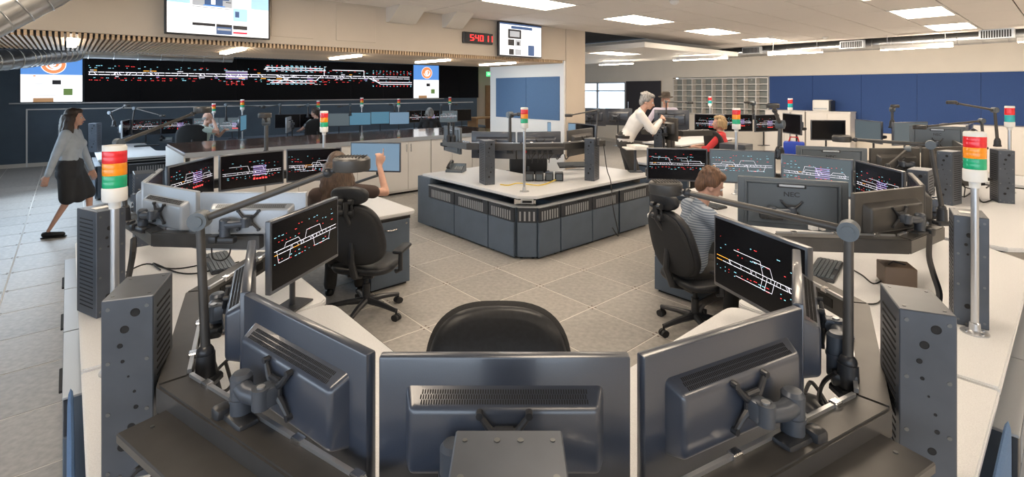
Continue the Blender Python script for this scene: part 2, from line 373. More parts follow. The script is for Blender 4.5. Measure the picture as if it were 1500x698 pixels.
def line(b, x0, z0, x1, z1, wd, mi, y=0):
    d = V((x1 - x0, 0, z1 - z0)); d.normalize(); nn = V((-d.z, 0, d.x)) * wd / 2
    b.add([V((x0, y, z0)) - nn, V((x1, y, z1)) - nn, V((x1, y, z1)) + nn, V((x0, y, z0)) + nn], [(0, 1, 2, 3)], mi)
TRK = ['track_white', 'track_red', 'track_cyan', 'track_orange', 'track_violet']
def words(b, x, z, s, rd, mi, n=3):
    for k in range(rd.randint(1, n)):
        l = s * rd.uniform(.8, 2.2); quad(b, x, z, x + l, z + s * .55, mi); x += l + s * .5
b = MB(); rd = random.Random(7); zt = 2.44                         # measured layout: a long double track, a dense station, a yard, two branches
def X2(px): k = (px - 750) / F; return (12.3 + 12.7 * k) / (VD.x - VD.y * k) - 0.0
def seg(px0, px1, z, wd=.016, mi=0): quad(b, X2(px0), z - wd / 2, X2(px1), z + wd / 2, mi)
for dz in (0, -.07):
    x = 130
    while x < 600:
        x2 = min(600, x + rd.uniform(8, 26)); seg(x, x2 - 1.2, zt + dz, .017); x = x2
for k in range(46):
    x = rd.uniform(132, 590); line(b, X2(x), zt, X2(x + rd.uniform(-3, 5)), zt - .07, .012, 0)
    if rd.random() < .5: seg(x, x + rd.uniform(3, 9), zt + rd.choice((.05, -.12)), .014, rd.choice((0, 0, 4, 3)))
for px in range(130, 600, 9):
    for zz, pr in ((.16, .6), (.11, .5), (-.16, .8), (-.22, .7)):
        if rd.random() < pr: words(b, X2(px + rd.uniform(-2, 2)), zt + zz + rd.uniform(-.01, .01), .018 if zz > -.2 else .020, rd, 1 if (abs(zz) > .15 and rd.random() < .65) else 2, 2)
for k in range(6): seg(330, 362, zt + .09 - k * .045, .014, 4 if k % 2 else 0)
for px in (331, 338, 345, 353):
    for k in range(3): words(b, X2(px), zt - .235 - k * .045, .022, rd, 1, 2)
for (a0, a1, z) in ((388, 472, .24), (388, 476, .17), (392, 462, -.17), (395, 460, -.25), (486, 532, .2), (553, 602, -.2), (556, 602, -.27)): seg(a0, a1, zt + z, .02)
for (x0, z0, x1, z1) in ((474, .24, 474, 0), (462, -.17, 470, 0), (404, -.25, 432, 0), (432, -.25, 404, 0), (532, .2, 532, 0), (545, -.07, 556, -.27), (540, -.07, 552, -.2), (386, .17, 392, .24)):
    line(b, X2(x0), zt + z0, X2(x1), zt + z1, .018, 0)
for px in range(390, 475, 7):
    for zz in (.3, .27, -.3, .2, -.21, .12): words(b, X2(px), zt + zz, .022, rd, rd.choice((1, 2, 2, 0)), 2)
for px in range(545, 603, 5):
    for zz in (.08, .14, .2, -.33, -.36): words(b, X2(px), zt + zz, .022, rd, rd.choice((1, 1, 2)), 1)
ob('track_diagram', b.mesh('track_diagram', TRK), vwall, M.Translation((0, -.004, 0)))['kind'] = 'stuff'
def web_page(name, t0, t1, label):
    r = thing(name, label, 'display', VX); wd = t1 - t0
    b = MB(); b.box((t0 + wd / 2, .03, 2.28), (wd, .1, 1.276), bev=.004); ob('housing', b.mesh('housing', 'plastic_black'), r)
    b = MB(); y = -.024
    quad(b, t0 + .01, 1.65, t1 - .01, 2.35, 0, y); quad(b, t0 + .01, 2.35, t1 - .01, 2.91, 1, y)
    cx, cz, q = t0 + wd * .52, 2.62, wd / 1.15
    def disc(r0, r1, mi, dy, a0=0, a1=360, ox=0, oz=0):
        n = 28
        for k in range(n):
            A, B = R(a0 + (a1 - a0) * k / n), R(a0 + (a1 - a0) * (k + 1) / n)
            b.add([(cx + ox + r0 * math.cos(A), dy, cz + oz + r0 * math.sin(A)), (cx + ox + r1 * math.cos(A), dy, cz + oz + r1 * math.sin(A)), (cx + ox + r1 * math.cos(B), dy, cz + oz + r1 * math.sin(B)), (cx + ox + r0 * math.cos(B), dy, cz + oz + r0 * math.sin(B))], [(0, 1, 2, 3)], mi)
    disc(0.001, .24 * q, 0, y - .001); disc(0.001, .225 * q, 2, y - .002); disc(.07 * q, .115 * q, 0, y - .003, 60, 420 - 60, .03 * q, 0); disc(.12 * q, .15 * q, 0, y - .003, 190, 400, 0, 0); disc(.02 * q, .05 * q, 0, y - .003)
    quad(b, t0 + .5 * wd, 2.10, t0 + .64 * wd, 2.21, 3, y - .001); quad(b, t0 + .68 * wd, 1.82, t0 + .83 * wd, 1.99, 5, y - .001); quad(b, t0 + .2 * wd, 1.65, t0 + .52 * wd, 1.75, 6, y - .001)
    for k in range(4): quad(b, t0 + .2 * wd, 2.19 - k * .04, t0 + (.36 + .03 * (k % 2)) * wd, 2.20 - k * .04, 4, y - .001)
    for k in range(4): quad(b, t0 + .2 * wd, 1.96 - k * .05, t0 + (.52 + .06 * (k % 2)) * wd, 1.97 - k * .05, 4, y - .001)
    quad(b, t0 + .2 * wd, 2.30, t0 + .24 * wd, 2.33, 2, y - .001)
    ob('screen', b.mesh('screen', ['page_white', 'page_blue', 'page_orange', 'page_black', 'page_grey', 'page_green', 'page_brown']), r); return r
web_page('wall_display', -.1, 1.10, 'bright wall display with orange round emblem at the left of the video wall')
web_page('wall_display', 10.66, 11.76, 'small bright wall display with orange emblem right of the track diagram')
# ---- left wall with windows (daylight side)
LW0 = vw(-.5, 0); LD = uD
def lw(s, z, off=0): p = LW0 + LD * s + uR * off; return V((p.x, p.y, z))
b = MB()
b.prism([lw(0, 0), lw(14, 0), lw(14, 0, -.25), lw(0, 0, -.25)], 0, .85); b.prism([lw(0, 0), lw(14, 0), lw(14, 0, -.25), lw(0, 0, -.25)], 2.75, 3.9)
for s in (0, 3.2, 6.6, 10.0, 13.4): b.prism([lw(s, 0), lw(s + .6, 0), lw(s + .6, 0, -.25), lw(s, 0, -.25)], .85, 2.75)
struct('wall_left', b.mesh('wall_left', 'slate_wall'))
for n, s in enumerate((.6, 3.8, 7.2, 10.6)):
    e = 2.6 if n == 0 else 2.8; b = MB()
    for q in (0, e / 2, e): b.prism([lw(s + q - .03, 0, -.08), lw(s + q + .03, 0, -.08), lw(s + q + .03, 0, -.16), lw(s + q - .03, 0, -.16)], .85, 2.75)
    for z in (.85, 2.1, 2.70): b.prism([lw(s, 0, -.08), lw(s + e, 0, -.08), lw(s + e, 0, -.16), lw(s, 0, -.16)], z, z + .05)
    wn = struct('window_%d' % (n + 1), b.mesh('window_frame', 'white_paint'))
    for q in (0, e / 2):
        for (z0, z1) in ((.9, 2.1), (2.15, 2.70)):
            b = MB(); b.prism([lw(s + q + .03, 0, -.11), lw(s + q + e / 2 - .03, 0, -.11), lw(s + q + e / 2 - .03, 0, -.12), lw(s + q + .03, 0, -.12)], z0, z1); ob('pane', b.mesh('pane', 'glass'), wn)
# ---- right wall: windows, door, cubbies, blue panels
RP = V((8.9, 14.9, 0)); RN = -uR
def rw(s, z, off=0): p = RP + uD * s + RN * off; return V((p.x, p.y, z))
def rwbox(b, s0, s1, z0, z1, o0=0, o1=-.25, mi=0): b.prism([rw(s0, 0, o0), rw(s1, 0, o0), rw(s1, 0, o1), rw(s0, 0, o1)], z0, z1, mi)
b = MB(); rwbox(b, -10.5, 16, 2.40, 3.9, .06); rwbox(b, -1.2, 16, 0, 2.42); rwbox(b, -4.58, -1.2, 0, 1.10); rwbox(b, -4.6, -1.2, 1.0, 2.45, -.42, -.6)
rwbox(b, -6.66, -4.58, 0, 2.42, -.02); rwbox(b, -8.98, -6.66, 0, 1.15); rwbox(b, -8.98, -6.66, 2.28, 2.42); rwbox(b, -11.5, -8.98, 0, 2.42)
wr = struct('wall_right', b.mesh('wall_right', 'cream_wall'))
for n in range(9):
    s0 = -1.19 + n * 1.22; b = MB(); b.box((0, 0, 0), (1.216, .03, 1.60), bev=.004)
    ob('fabric_panel', b.mesh('fabric_panel', 'blue_fabric'), wr, TR(rw(s0 + .61, 1.585, .012), math.atan2(uD.y, uD.x)))
RX = math.atan2(uD.y, uD.x)
b = MB(); b.box((0, 0, 1.15), (1.55, .05, 2.3), bev=.004); d2 = struct('door_2', b.mesh('door_2', 'door_dark'), TR(rw(-5.82, 0, .02), RX))
b = MB(); b.cyl((-.62, -.09, .9), (-.62, -.09, 1.5), .014, n=8); b.cyl((-.62, -.09, .95), (-.62, -.02, .95), .01, n=6); b.cyl((-.62, -.09, 1.45), (-.62, -.02, 1.45), .01, n=6); ob('handle', b.mesh('handle', 'chrome'), d2)
b = MB()
for s in (-8.98, -8.1, -6.70): rwbox(b, s - .04, s + .04, 1.15, 2.28, -.05, -.13)
for z in (1.15, 1.90, 2.23): rwbox(b, -8.98, -6.66, z, z + .05, -.05, -.13)
w5 = struct('window_5', b.mesh('window_frame', 'steel_light'))
for (s0, s1) in ((-8.94, -8.14), (-8.06, -6.74)):
    for (z0, z1) in ((1.2, 1.9), (1.95, 2.23)): b = MB(); rwbox(b, s0, s1, z0, z1, -.08, -.09); ob('pane', b.mesh('pane', 'glass'), w5)
r = thing('cubby_shelf', 'beige wall of open mail cubbies beside the blue panelled wall', 'shelf', TR(rw(-4.56, 1.12, -.02), RX))
W9 = 3.30 / 9
b = MB(); b.box((0, .13, .62), (.028, .26, 1.24)); up = b.mesh('upright', 'white_laminate')
b = MB(); b.box((W9 / 2, .13, 0), (W9 - .029, .25, .024)); shf = b.mesh('shelf_board', 'white_laminate')
b = MB(); b.box((1.65, .268, .62), (3.32, .012, 1.25)); ob('back_panel', b.mesh('back_panel', 'cubby_back'), r)
for i in range(10): ob('upright', up, r, M.Translation((i * W9, 0, 0)))
for i in range(9):
    for k in range(7): ob('shelf_board', shf, r, M.Translation((i * W9, 0, .01 + k * .203)))
# credenza, printer
cre = Kit(); b = MB(); b.box((0, 0, .66), (1.1, .5, 1.32)); b.box((0, 0, 1.34), (1.12, .53, .03)); cre.add('body', b.mesh('body', 'white_laminate'))
for s in (-1, 1):
    b = MB(); b.box((s * .275, -.258, .68), (.54, .02, 1.24), bev=.003); d = cre.add('door', b.mesh('door', 'white_laminate'))
    b = MB(); b.box((s * .04, -.275, 1.0), (.012, .015, .16)); cre.add('handle', b.mesh('handle', 'chrome'), d)
for n, lab in enumerate(('left white storage cabinet before the blue wall, next to the cubbies', 'right white storage cabinet before the blue wall, carrying the printer')):
    cre.inst('storage_cabinet', lab, 'cabinet', TR(rw(-.55 + n * 1.13, 0, .32), RX), 'white storage cabinets')
pr = thing('printer', 'white office printer with dark side on the storage cabinet', 'printer', TR(rw(.38, 1.355, .3), RX))
b = MB(); b.box((0, 0, .16), (.42, .40, .32), bev=.03, seg=2); ob('body', b.mesh('body', 'white_paint'), pr)
b = MB(); b.box((.235, 0, .15), (.05, .38, .3), bev=.01); ob('side_tray', b.mesh('side_tray', 'plastic_black'), pr)
b = MB(); b.box((0, -.19, .07), (.34, .06, .03), bev=.004); ob('paper_slot', b.mesh('paper_slot', 'silver_shell'), pr)
# low cabinets further right
b = MB(); b.box((0, 0, .55), (6, .5, 1.1)); b.box((0, 0, 1.11), (6.02, .53, .03)); 
r = tag(ob('low_cabinet', b.mesh('low_cabinet', 'white_laminate'), None, TR(rw(6.0, 0, .32), RX)), 'long low cream cabinet run under the blue wall at the right edge', 'cabinet')
for k in range(6): b = MB(); b.box((-2.5 + k, -.26, .55), (.96, .02, 1.0), bev=.004); ob('door', b.mesh('door', 'white_laminate'), r)
# pendant linear lights, spiral duct
def bar_light(p0, p1, lab, hgt=.10, wire=.26):
    d = (p1 - p0); l = d.length; X = TR((p0 + p1) / 2, math.atan2(d.y, d.x)); r = thing('linear_light', lab, 'pendant light', X, 'linear pendant lights')
    b = MB(); b.box((0, 0, .02), (l, .09, hgt * .7), bev=.004); ob('housing', b.mesh('housing', 'white_paint'), r)
    b = MB(); b.box((0, 0, -.022), (l - .02, .075, .012)); glow('linear_glow', (1, .88, .72), 30, True); ob('diffuser', b.mesh('diffuser', 'linear_glow'), r)
    m = (p0 + p1) / 2 + V((0, 0, -.06)); area('linear_light_lamp', m, m + uR * 1.5 + V((0, 0, -.75)), l, .1, 42, (1, .84, .66))
    b = MB()
    for s in (-1, 1): b.cyl((s * l * .4, 0, .04), (s * l * .4, 0, wire), .004, n=5)
    ob('suspension_wire', b.mesh('suspension_wire', 'steel_light'), r)
bar_light(at(1125, 79, 2.78), at(1205, 75, 2.78), 'linear pendant light hanging over the printer side of the blue wall')
bar_light(at(1290, 72, 2.78), at(1396, 66, 2.78), 'linear pendant light hanging over the right part of the blue wall')
bar_light(at(986, 87, 2.66), at(1066, 84, 2.66), 'linear pendant light hanging before the mail cubbies', wire=.10)
bar_light(at(878, 94, 2.66), at(927, 92, 2.66), 'short linear pendant light hanging before the bright window', wire=.10)
bar_light(at(1490, 60, 2.78), at(1640, 52, 2.78), 'added unseen linear light beyond the right edge of the picture')  # extra unseen lamp, added to brighten the right wall
def duct(name, pts, r, lab, step=.16, n=18):
    root = thing(name, lab, 'duct'); b = MB(); b.tube(pts, r, n); ob('tube', b.mesh('tube', 'duct_metal', 60), root); b = MB()
    for p, q in zip(pts, pts[1:]):
        p, q = V(p), V(q); k = max(1, int((q - p).length / step)); d = (q - p).normalized()
        for i in range(k): c = p.lerp(q, (i + .5) / k); b.tube([c - d * .006, c, c + d * .006], [r, r + .007, r], n, caps=False)
    ob('seam_rib', b.mesh('seam_rib', 'duct_metal', 60), root); return root
dA, dB = at(1050, 79, 2.98), at(1540, 48, 2.98)
dr = duct('spiral_duct', [dA, dB], .13, 'long galvanised spiral duct along the ceiling edge by the blue wall', .35)
DX = math.atan2((dB - dA).y, (dB - dA).x)
for (x, y) in ((1105, 74), (1251, 66), (1461, 51)):
    p = at(x, y + 2, 2.93); b = MB(); b.box((0, 0, 0), (.46, .12, .17)); g = ob('grille', b.mesh('grille', 'silver_shell'), dr, TR(p + V((-.1, -.09, .03)), DX))
    b = MB()
    for k in range(12): b.box((-.19 + k * .0345, -.062, 0), (.02, .006, .13))
    ob('louvre', b.mesh('louvre', 'slot_black'), g)['kind'] = 'stuff'
duct('spiral_duct', [atd(-60, 48, 3.3), atd(10, 14, 3.5), atd(70, -16, 3.65), atd(112, -42, 3.85)], .135, 'big galvanised spiral duct in the upper left corner', .11)
duct('spiral_duct', [atd(-20, 90, 6.0), atd(30, 85, 6.4), atd(62, 82, 6.9), atd(110, 77, 7.6)], .13, 'short bright spiral duct below the wooden slats at far left', .12)
duct('spiral_duct', [atd(110, 76, 8.2), atd(340, 84, 9.8)], .10, 'slim dark duct running behind the wooden slats', .3)
# ---- televisions and clock on the bulkhead face
def on_bulk(x, y, off): 
    k = (x - 750) / F; o = cp(0, BMIN + off); a = (k * o.y - o.x) / (uR.x - k * uR.y); p = o + uR * a; return V((p.x, p.y, H - (y - HZ) / F * p.y))
def tv(x0, x1, yb0, yb1, asp, lab):
    p0, p1 = on_bulk(x0, yb0, .12), on_bulk(x1, yb1, .12); l = (p1 - p0).length; X = TR(V((*((p0 + p1) / 2).xy, (p0.z + p1.z) / 2)), AR); h = min(l * asp, 3.035 - (p0.z + p1.z) / 2)
    r = thing('television', lab, 'television', X)
    b = MB(); b.box((0, .03, h / 2), (l, .05, h), bev=.006); b.box((0, .08, h / 2), (l * .4, .06, h * .5)); ob('housing', b.mesh('housing', 'plastic_black'), r); return r, l, h
PG = ['page_white', 'page_black', 'page_grey', 'page_sky', 'page_red', 'page_navy', 'page_skin', 'page_blue']
r, l, h = tv(241, 396, 49, 58, .60, 'large television on the bulkhead showing a news page with a speaker')
b = MB(); y = .003; Q = lambda u0, v0, u1, v1, mi, d=0: quad(b, -l / 2 + u0 * l, v0 * h, -l / 2 + u1 * l, v1 * h, mi, y - d)
Q(.02, .03, .98, .97, 0)
for (u0, u1) in ((.02, .22), (.80, .98)):
    Q(u0, .62, u1, .97, 3, .0008)
Q(.24, .60, .61, .97, 2, .001); Q(.35, .62, .52, .80, 5, .002); Q(.41, .64, .45, .80, 0, .003); Q(.41, .80, .47, .90, 6, .003); Q(.48, .74, .58, .79, 5, .0025); Q(.545, .76, .585, .95, 5, .0025); Q(.34, .60, .54, .625, 7, .003); Q(.55, .70, .60, .715, 1, .003)
Q(.24, .565, .60, .58, 2, .001); Q(.24, .50, .58, .508, 2, .001); Q(.24, .45, .34, .458, 2, .001); Q(.24, .38, .48, .386, 2, .001)
Q(.24, .20, .45, .255, 1, .001); Q(.46, .20, .61, .255, 1, .001); Q(.46, .05, .61, .20, 5, .001); Q(.47, .13, .60, .17, 2, .002); Q(.62, .34, .76, .60, 3, .001); Q(.64, .42, .68, .54, 5, .002); Q(.62, .17, .76, .25, 1, .001); Q(.62, .08, .76, .12, 4, .001)
Q(.62, .64, .75, .648, 2, .001); Q(.62, .72, .76, .728, 2, .001); Q(.62, .86, .74, .868, 2, .001); Q(.25, .10, .42, .106, 2, .001)
ob('screen', b.mesh('screen', PG), r)
r, l, h = tv(731, 794, 81.5, 85, .80, 'smaller television on the bulkhead beside the red clock, showing a news page')
b = MB(); Q(.02, .03, .98, .97, 0); Q(.02, .93, .98, .97, 5, .001); Q(.27, .82, .76, .90, 5, .001); Q(.2, .53, .50, .80, 1, .001); Q(.24, .58, .46, .75, 2, .002); Q(.2, .32, .34, .50, 1, .001); Q(.36, .32, .50, .50, 2, .001); Q(.40, .34, .46, .44, 1, .002); Q(.22, .05, .33, .22, 1, .001); Q(.36, .05, .50, .22, 2, .001); Q(.66, .05, .81, .36, 5, .001)
for k in range(7): Q(.53, .75 - k * .075, .64, .758 - k * .075, 2, .001); Q(.67, .75 - k * .06, .76, .757 - k * .06, 2, .001)
ob('screen', b.mesh('screen', PG), r)
p0, p1 = on_bulk(679, 62, .05), on_bulk(722, 64.5, .05); l = (p1 - p0).length; h = .165
r = thing('wall_clock', 'black digital wall clock with red numerals on the bulkhead', 'clock', TR(V((*((p0 + p1) / 2).xy, p0.z)), AR))
b = MB(); b.box((0, .02, h / 2), (l, .05, h), bev=.006); ob('housing', b.mesh('housing', 'plastic_black'), r)
SEG = {'5': 'afgcd', '4': 'fgbc', '0': 'abcdef', '1': 'bc', '-': 'g'}
dw, dh, t = .045, .092, .011; s = l / .37
for (ch, x) in (('5', -.085), ('4', -.022), ('0', .036), ('1', .105), ('1', .155)):
    b = MB(); x0, z0 = x - dw / 2, h / 2 - dh / 2
    for q in SEG[ch]:
        e = {'a': (0, dh - t, dw, dh), 'g': (0, dh / 2 - t / 2, dw, dh / 2 + t / 2), 'd': (0, 0, dw, t), 'f': (0, dh / 2, t, dh), 'b': (dw - t, dh / 2, dw, dh), 'e': (0, 0, t, dh / 2), 'c': (dw - t, 0, dw, dh / 2)}[q]
        quad(b, x0 + e[0], z0 + e[1], x0 + e[2], z0 + e[3], 0, -.007)
    ob('numeral', b.mesh('numeral', 'led_red'), r, M.Diagonal((s, 1, 1, 1)))
b = MB(); quad(b, -.056, h / 2 + .016, -.050, h / 2 + .023, 0, -.007); quad(b, -.056, h / 2 - .023, -.050, h / 2 - .016, 0, -.007)
ob('colon', b.mesh('colon', 'led_red'), r, M.Diagonal((s, 1, 1, 1)))
# ================================================================ KITS
MW, MH = .64, .375
def diagram(wd, hh, seed):
    rd = random.Random(seed); b = MB(); zt = -hh * rd.uniform(.42, .55); s = .0048
    for dz in (0, -.020):
        x = -wd / 2 + .03
        while x < wd / 2 - .03:
            x2 = min(wd / 2 - .03, x + rd.uniform(.03, .1)); quad(b, x, zt + dz - .0013, x2 - .004, zt + dz + .0013, 3 if rd.random() < .08 else 0); x = x2
    for k in range(14):
        x = rd.uniform(-wd / 2 + .04, wd / 2 - .06); line(b, x, zt, x + rd.uniform(-.015, .02), zt - .02, .0018, 0)
    for k in range(3 + seed % 3):
        x = rd.uniform(-wd * .42, wd * .25); l = rd.uniform(.08, .2); dz = rd.choice((.025, .045, .06, -.045, -.065)); quad(b, x, zt + dz - .001, x + l, zt + dz + .001, 0)
        line(b, x + l, zt + dz, x + l + .02, zt, .0019, 0)
        if seed % 2: line(b, x, zt + dz, x - .015, zt, .0019, 0)
    if seed % 3 == 0:
        for k in range(6): quad(b, 0, zt + .05 - k * .018, .13, zt + .054 - k * .018, 4)
        for k in range(5): quad(b, k * .03, zt - .09, k * .03 + .02, zt - .075, 1)
    x = -wd / 2 + .03
    while x < wd / 2 - .06:
        for zz, pr in ((.07, .4), (.04, .5), (-.05, .7), (-.068, .6), (.10, .2)):
            if rd.random() < pr: words(b, x, zt + zz + rd.uniform(-.004, .004), s, rd, 1 if rd.random() < .5 else 2, 2)
        x += rd.uniform(.022, .045)
    return b.mesh('track_diagram', TRK)
DIAG = [diagram(MW, MH, k) for k in range(7)]
def frustum(b, x0, x1, z0, z1, y0, ix, it, ib, y1, mi=0, bev=.02):
    q = bmesh.new()
    A = [q.verts.new(p) for p in ((x0, y0, z0), (x1, y0, z0), (x1, y0, z1), (x0, y0, z1))]; B = [q.verts.new(p) for p in ((x0 + ix, y1, z0 + ib), (x1 - ix, y1, z0 + ib), (x1 - ix, y1, z1 - it), (x0 + ix, y1, z1 - it))]
    q.faces.new(A); q.faces.new(B[::-1])
    for i in range(4): q.faces.new((A[i], B[i], B[(i + 1) % 4], A[(i + 1) % 4]))
    bmesh.ops.recalc_face_normals(q, faces=q.faces[:])
    es = [e for e in q.edges if not (e.verts[0] in A and e.verts[1] in A)]
    bmesh.ops.bevel(q, geom=es, offset=bev, segments=4, profile=.5, affect='EDGES'); b.bm(q, mi)
def arm_parts(k, yb=.085, zc=-.165, drop=.12, sd=1):
    b = MB()
    for sx in (-1, 1):
        for sz in (-1, 1):
            b.tube([(sx * .012, yb + .012, zc + sz * .01), (sx * .035, yb + .010, zc + sz * .028), (sx * .06, yb + .006, zc + sz * .058)], [.012, .009, .007], 8); b.cyl((sx * .06, yb - .004, zc + sz * .06), (sx * .06, yb + .014, zc + sz * .06), .009, n=10)
    b.box((0, yb + .010, zc), (.055, .016, .07), bev=.005)
    k.add('mount_bracket', b.mesh('mount_bracket', 'plastic_black'))
    b = MB(); b.box((0, yb + .03, zc - .005), (.05, .045, .055), bev=.01, seg=2); b.cyl((0, yb + .05, zc - .032), (0, yb + .05, zc + .022), .024, n=16)
    x = sd * .12; y = yb + .045; b.tube([(0, yb + .05, zc - .006), (x * .5, yb + .058, zc - .012), (x, y, zc - .018)], [.022, .024, .027], 12)
    b.cyl((x, y, zc + .012), (x, y, zc - drop), .030, n=18); b.cyl((x, y, zc - .045), (x, y, zc - .055), .033, n=18); b.lathe([(.030, zc + .012), (.022, zc + .022), (.001, zc + .024)], 18, X=M.Translation((x, y, 0)))
    a = k.add('arm', b.mesh('arm', 'dark_steel'))
    b = MB(); b.box((x, y + .01, zc - drop + .01), (.14, .06, .045), bev=.014, seg=2); b.box((x + sd * .05, y + .03, zc - drop + .02), (.05, .05, .05), bev=.012, seg=2)
    k.add('clamp', b.mesh('clamp', 'plastic_black'), a)
    b = MB(); b.cyl((0, yb + .05, zc + .022), (0, yb + .05, zc + .026), .011, n=12); k.add('pivot_bolt', b.mesh('pivot_bolt', 'steel_light'), a)
def make_monitor(shell, screen, vents=True, sd=1):
    k = Kit(); b = MB(); b.box((0, .016, -MH / 2), (MW, .032, MH), bev=.006, seg=2); k.add('housing', b.mesh('housing', shell))
    b = MB(); quad(b, -MW / 2 + .014, -MH + .02, MW / 2 - .014, -.014, 0, -.0008); s = k.add('screen', b.mesh('screen', screen))
    k.add('track_diagram', DIAG[0], s, M.Translation((0, -.0016, 0)), 'stuff')
    b = MB(); quad(b, -.018, -MH + .006, .018, -MH + .012, 0, -.0012); k.add('brand_mark', b.mesh('brand_mark', 'screw'))
    b = MB(); frustum(b, -.252, .252, -.268, -.068, .028, .018, .030, .012, .082, bev=.014); c = k.add('back_cover', b.mesh('back_cover', shell, 50))
    if vents:
        b = MB(); n = 66; nrm = V((0, .030, .054)).normalized()
        for i in range(n):
            for r_ in range(3):
                x = -.205 + i * .41 / (n - 1) + (.0031 if r_ % 2 else 0); f = .32 + r_ * .20
                b.box((0, 0, 0), (.0028, .0014, .0105), X=M.Translation(V((x, .028 + .054 * f, -.068 - .030 * f)) + nrm * .0003) @ M.Rotation(R(60.9), 4, 'X'))
        k.add('vent_slots', b.mesh('vent_slots', 'slot_black'), c, kind='stuff')
    arm_parts(k, sd=sd); return k
K_black = make_monitor('monitor_shell', 'screen_off'); K_black_r = make_monitor('monitor_shell', 'screen_off', sd=-1); K_silver = make_monitor('silver_shell', 'screen_off'); K_bronze = make_monitor('bronze_steel', 'screen_off', False, -1)
def make_nec():
    k = Kit(); b = MB(); b.box((0, .02, -MH / 2), (MW, .04, MH), bev=.008, seg=2); k.add('housing', b.mesh('housing', 'grey_shell'))
    b = MB(); quad(b, -MW / 2 + .014, -MH + .02, MW / 2 - .014, -.014, 0, -.0008); s = k.add('screen', b.mesh('screen', 'screen_off'))
    k.add('track_diagram', DIAG[0], s, M.Translation((0, -.0016, 0)), 'stuff')
    b = MB()
    for (x, z, sx, sz) in ((0, -.034, .55, .014), (-.272, -.19, .014, .33), (.272, -.19, .014, .33)): b.box((x, .045, z), (sx, .02, sz), bev=.006, seg=2)
    k.add('back_frame', b.mesh('back_frame', 'grey_shell'))
    b = MB(); b.box((0, .041, -.19), (.52, .012, .30), bev=.005); k.add('back_cover', b.mesh('back_cover', 'grey_shell'))
    b = MB(); b.box((0, .05, -.048), (.17, .012, .036), bev=.006, seg=2); b.box((0, .052, -.05), (.15, .012, .02), mi=1, bev=.004); k.add('carry_handle', b.mesh('carry_handle', ['plastic_black', 'silver_shell']))
    k.add('lettering', text_mesh('NEC', .048, .0012, 'plastic_black', bold=.0012), None, M.Translation((0, .0485, -.115)) @ M.Rotation(R(180), 4, 'Z') @ M.Rotation(R(90), 4, 'X'))
    arm_parts(k, .045, -.225, .06); return k
K_nec = make_nec()
b = MB(); quad(b, -MW / 2 + .014, -MH + .02, MW / 2 - .014, -.014, 0, -.0008)
SCR = {q: b.mesh('screen', q) for q in ('screen_off', 'screen_grey', 'screen_blue', 'screen_sky')}
NM = [0]
def monitor(kit, pL, pR, label, face='away', diag=None, screen=None, zt=None, tilt=0, group='console monitors', skip=(), cat='monitor', stand=False):
    """pL, pR: left and right ends of the panel's top edge; face 'away': its back is towards us"""
    pL, pR = V(pL), V(pR); d = pR - pL; l = math.hypot(d.x, d.y); c = (pL + pR) / 2
    if zt: c.z = zt
    rz = math.atan2(d.y, d.x)
    if face == 'away': rz += math.pi
    sx = max(.92, min(1.14, (l - .008) / MW)); X = TR(c, rz) @ M.Rotation(tilt, 4, 'X') @ M.Diagonal((sx, 1, 1, 1))
    sw = {}
    if face == 'away': skip = tuple(skip) + ('track_diagram',)
    elif diag is None: skip = tuple(skip) + ('track_diagram',)
    else: sw['track_diagram'] = DIAG[diag % 7]
    if screen: sw['screen'] = SCR[screen]
    r = kit.inst('computer_monitor', label, cat, X, group, skip, sw)
    if stand: b = MB(); b.cyl((0, .10, -.25), (0, .10, .722 - c.z), .016, n=10); b.box((0, .10, .728 - c.z), (.2, .14, .012), bev=.004); ob('stand', b.mesh('stand', 'plastic_black'), r)
    return r
ZM = 1.287
# ---- steel support columns with holes
def make_column(wd, dp, hg, holes=True):
    k = Kit(); b = MB(); b.box((0, 0, hg / 2), (wd, dp, hg), bev=.003); k.add('body', b.mesh('body', 'dark_steel'))
    b = MB(); b.cyl((0, 0, 0), (0, -.0016, 0), .006, n=10); scw = b.mesh('screw', 'screw')
    for s in (-1, 1):
        for z in (.03, .03 + (hg - .06) * .36, .03 + (hg - .06) * .67, hg - .03): k.add('screw', scw, None, M.Translation((s * (wd / 2 - .018), -dp / 2, z)))
    for x in (-.02, .02): k.add('screw', scw, None, M.Translation((x, -dp / 2, .014)))
    if holes:
        for (x, z, r_) in ((.02, .525, .012), (-.008, .475, .011), (-.02, .425, .007), (-.013, .375, .005), (.002, .325, .003), (.018, .275, .004), (.022, .225, .006), (.010, .165, .010), (-.014, .105, .012)):
            b = MB(); b.lathe([(r_ * 1.12, 0), (r_, .0012), (r_ * .98, .0004), (r_ * .9, .0003)], 14, X=M.Rotation(R(90), 4, 'X')); k.add('cable_hole', b.mesh('cable_hole', 'slot_black'), None, M.Translation((x, -dp / 2, z)))
    b = MB()
    for s in (-1, 1):
        for i in range(22): b.box((s * (wd / 2 + .0006), 0, .05 + i * (hg - .1) / 21), (.002, dp * .66, .006))
    k.add('louvre', b.mesh('louvre', 'slot_black'), kind='stuff')
    b = MB(); 
    for s in (-1, 1):
        for i in (-1, 1): b.cyl((s * (wd / 2 - .02), i * (dp / 2 - .03), hg), (s * (wd / 2 - .02), i * (dp / 2 - .03), hg + .0015), .005, n=8)
    k.add('top_screw', b.mesh('top_screw', 'screw')); return k
K_col = make_column(.138, .22, .573)
def column(p, rz, label, z=.72, s=1): return K_col.inst('support_column', label, 'support column', TR((p[0], p[1], z), rz, (s, s, s)), 'steel support columns')
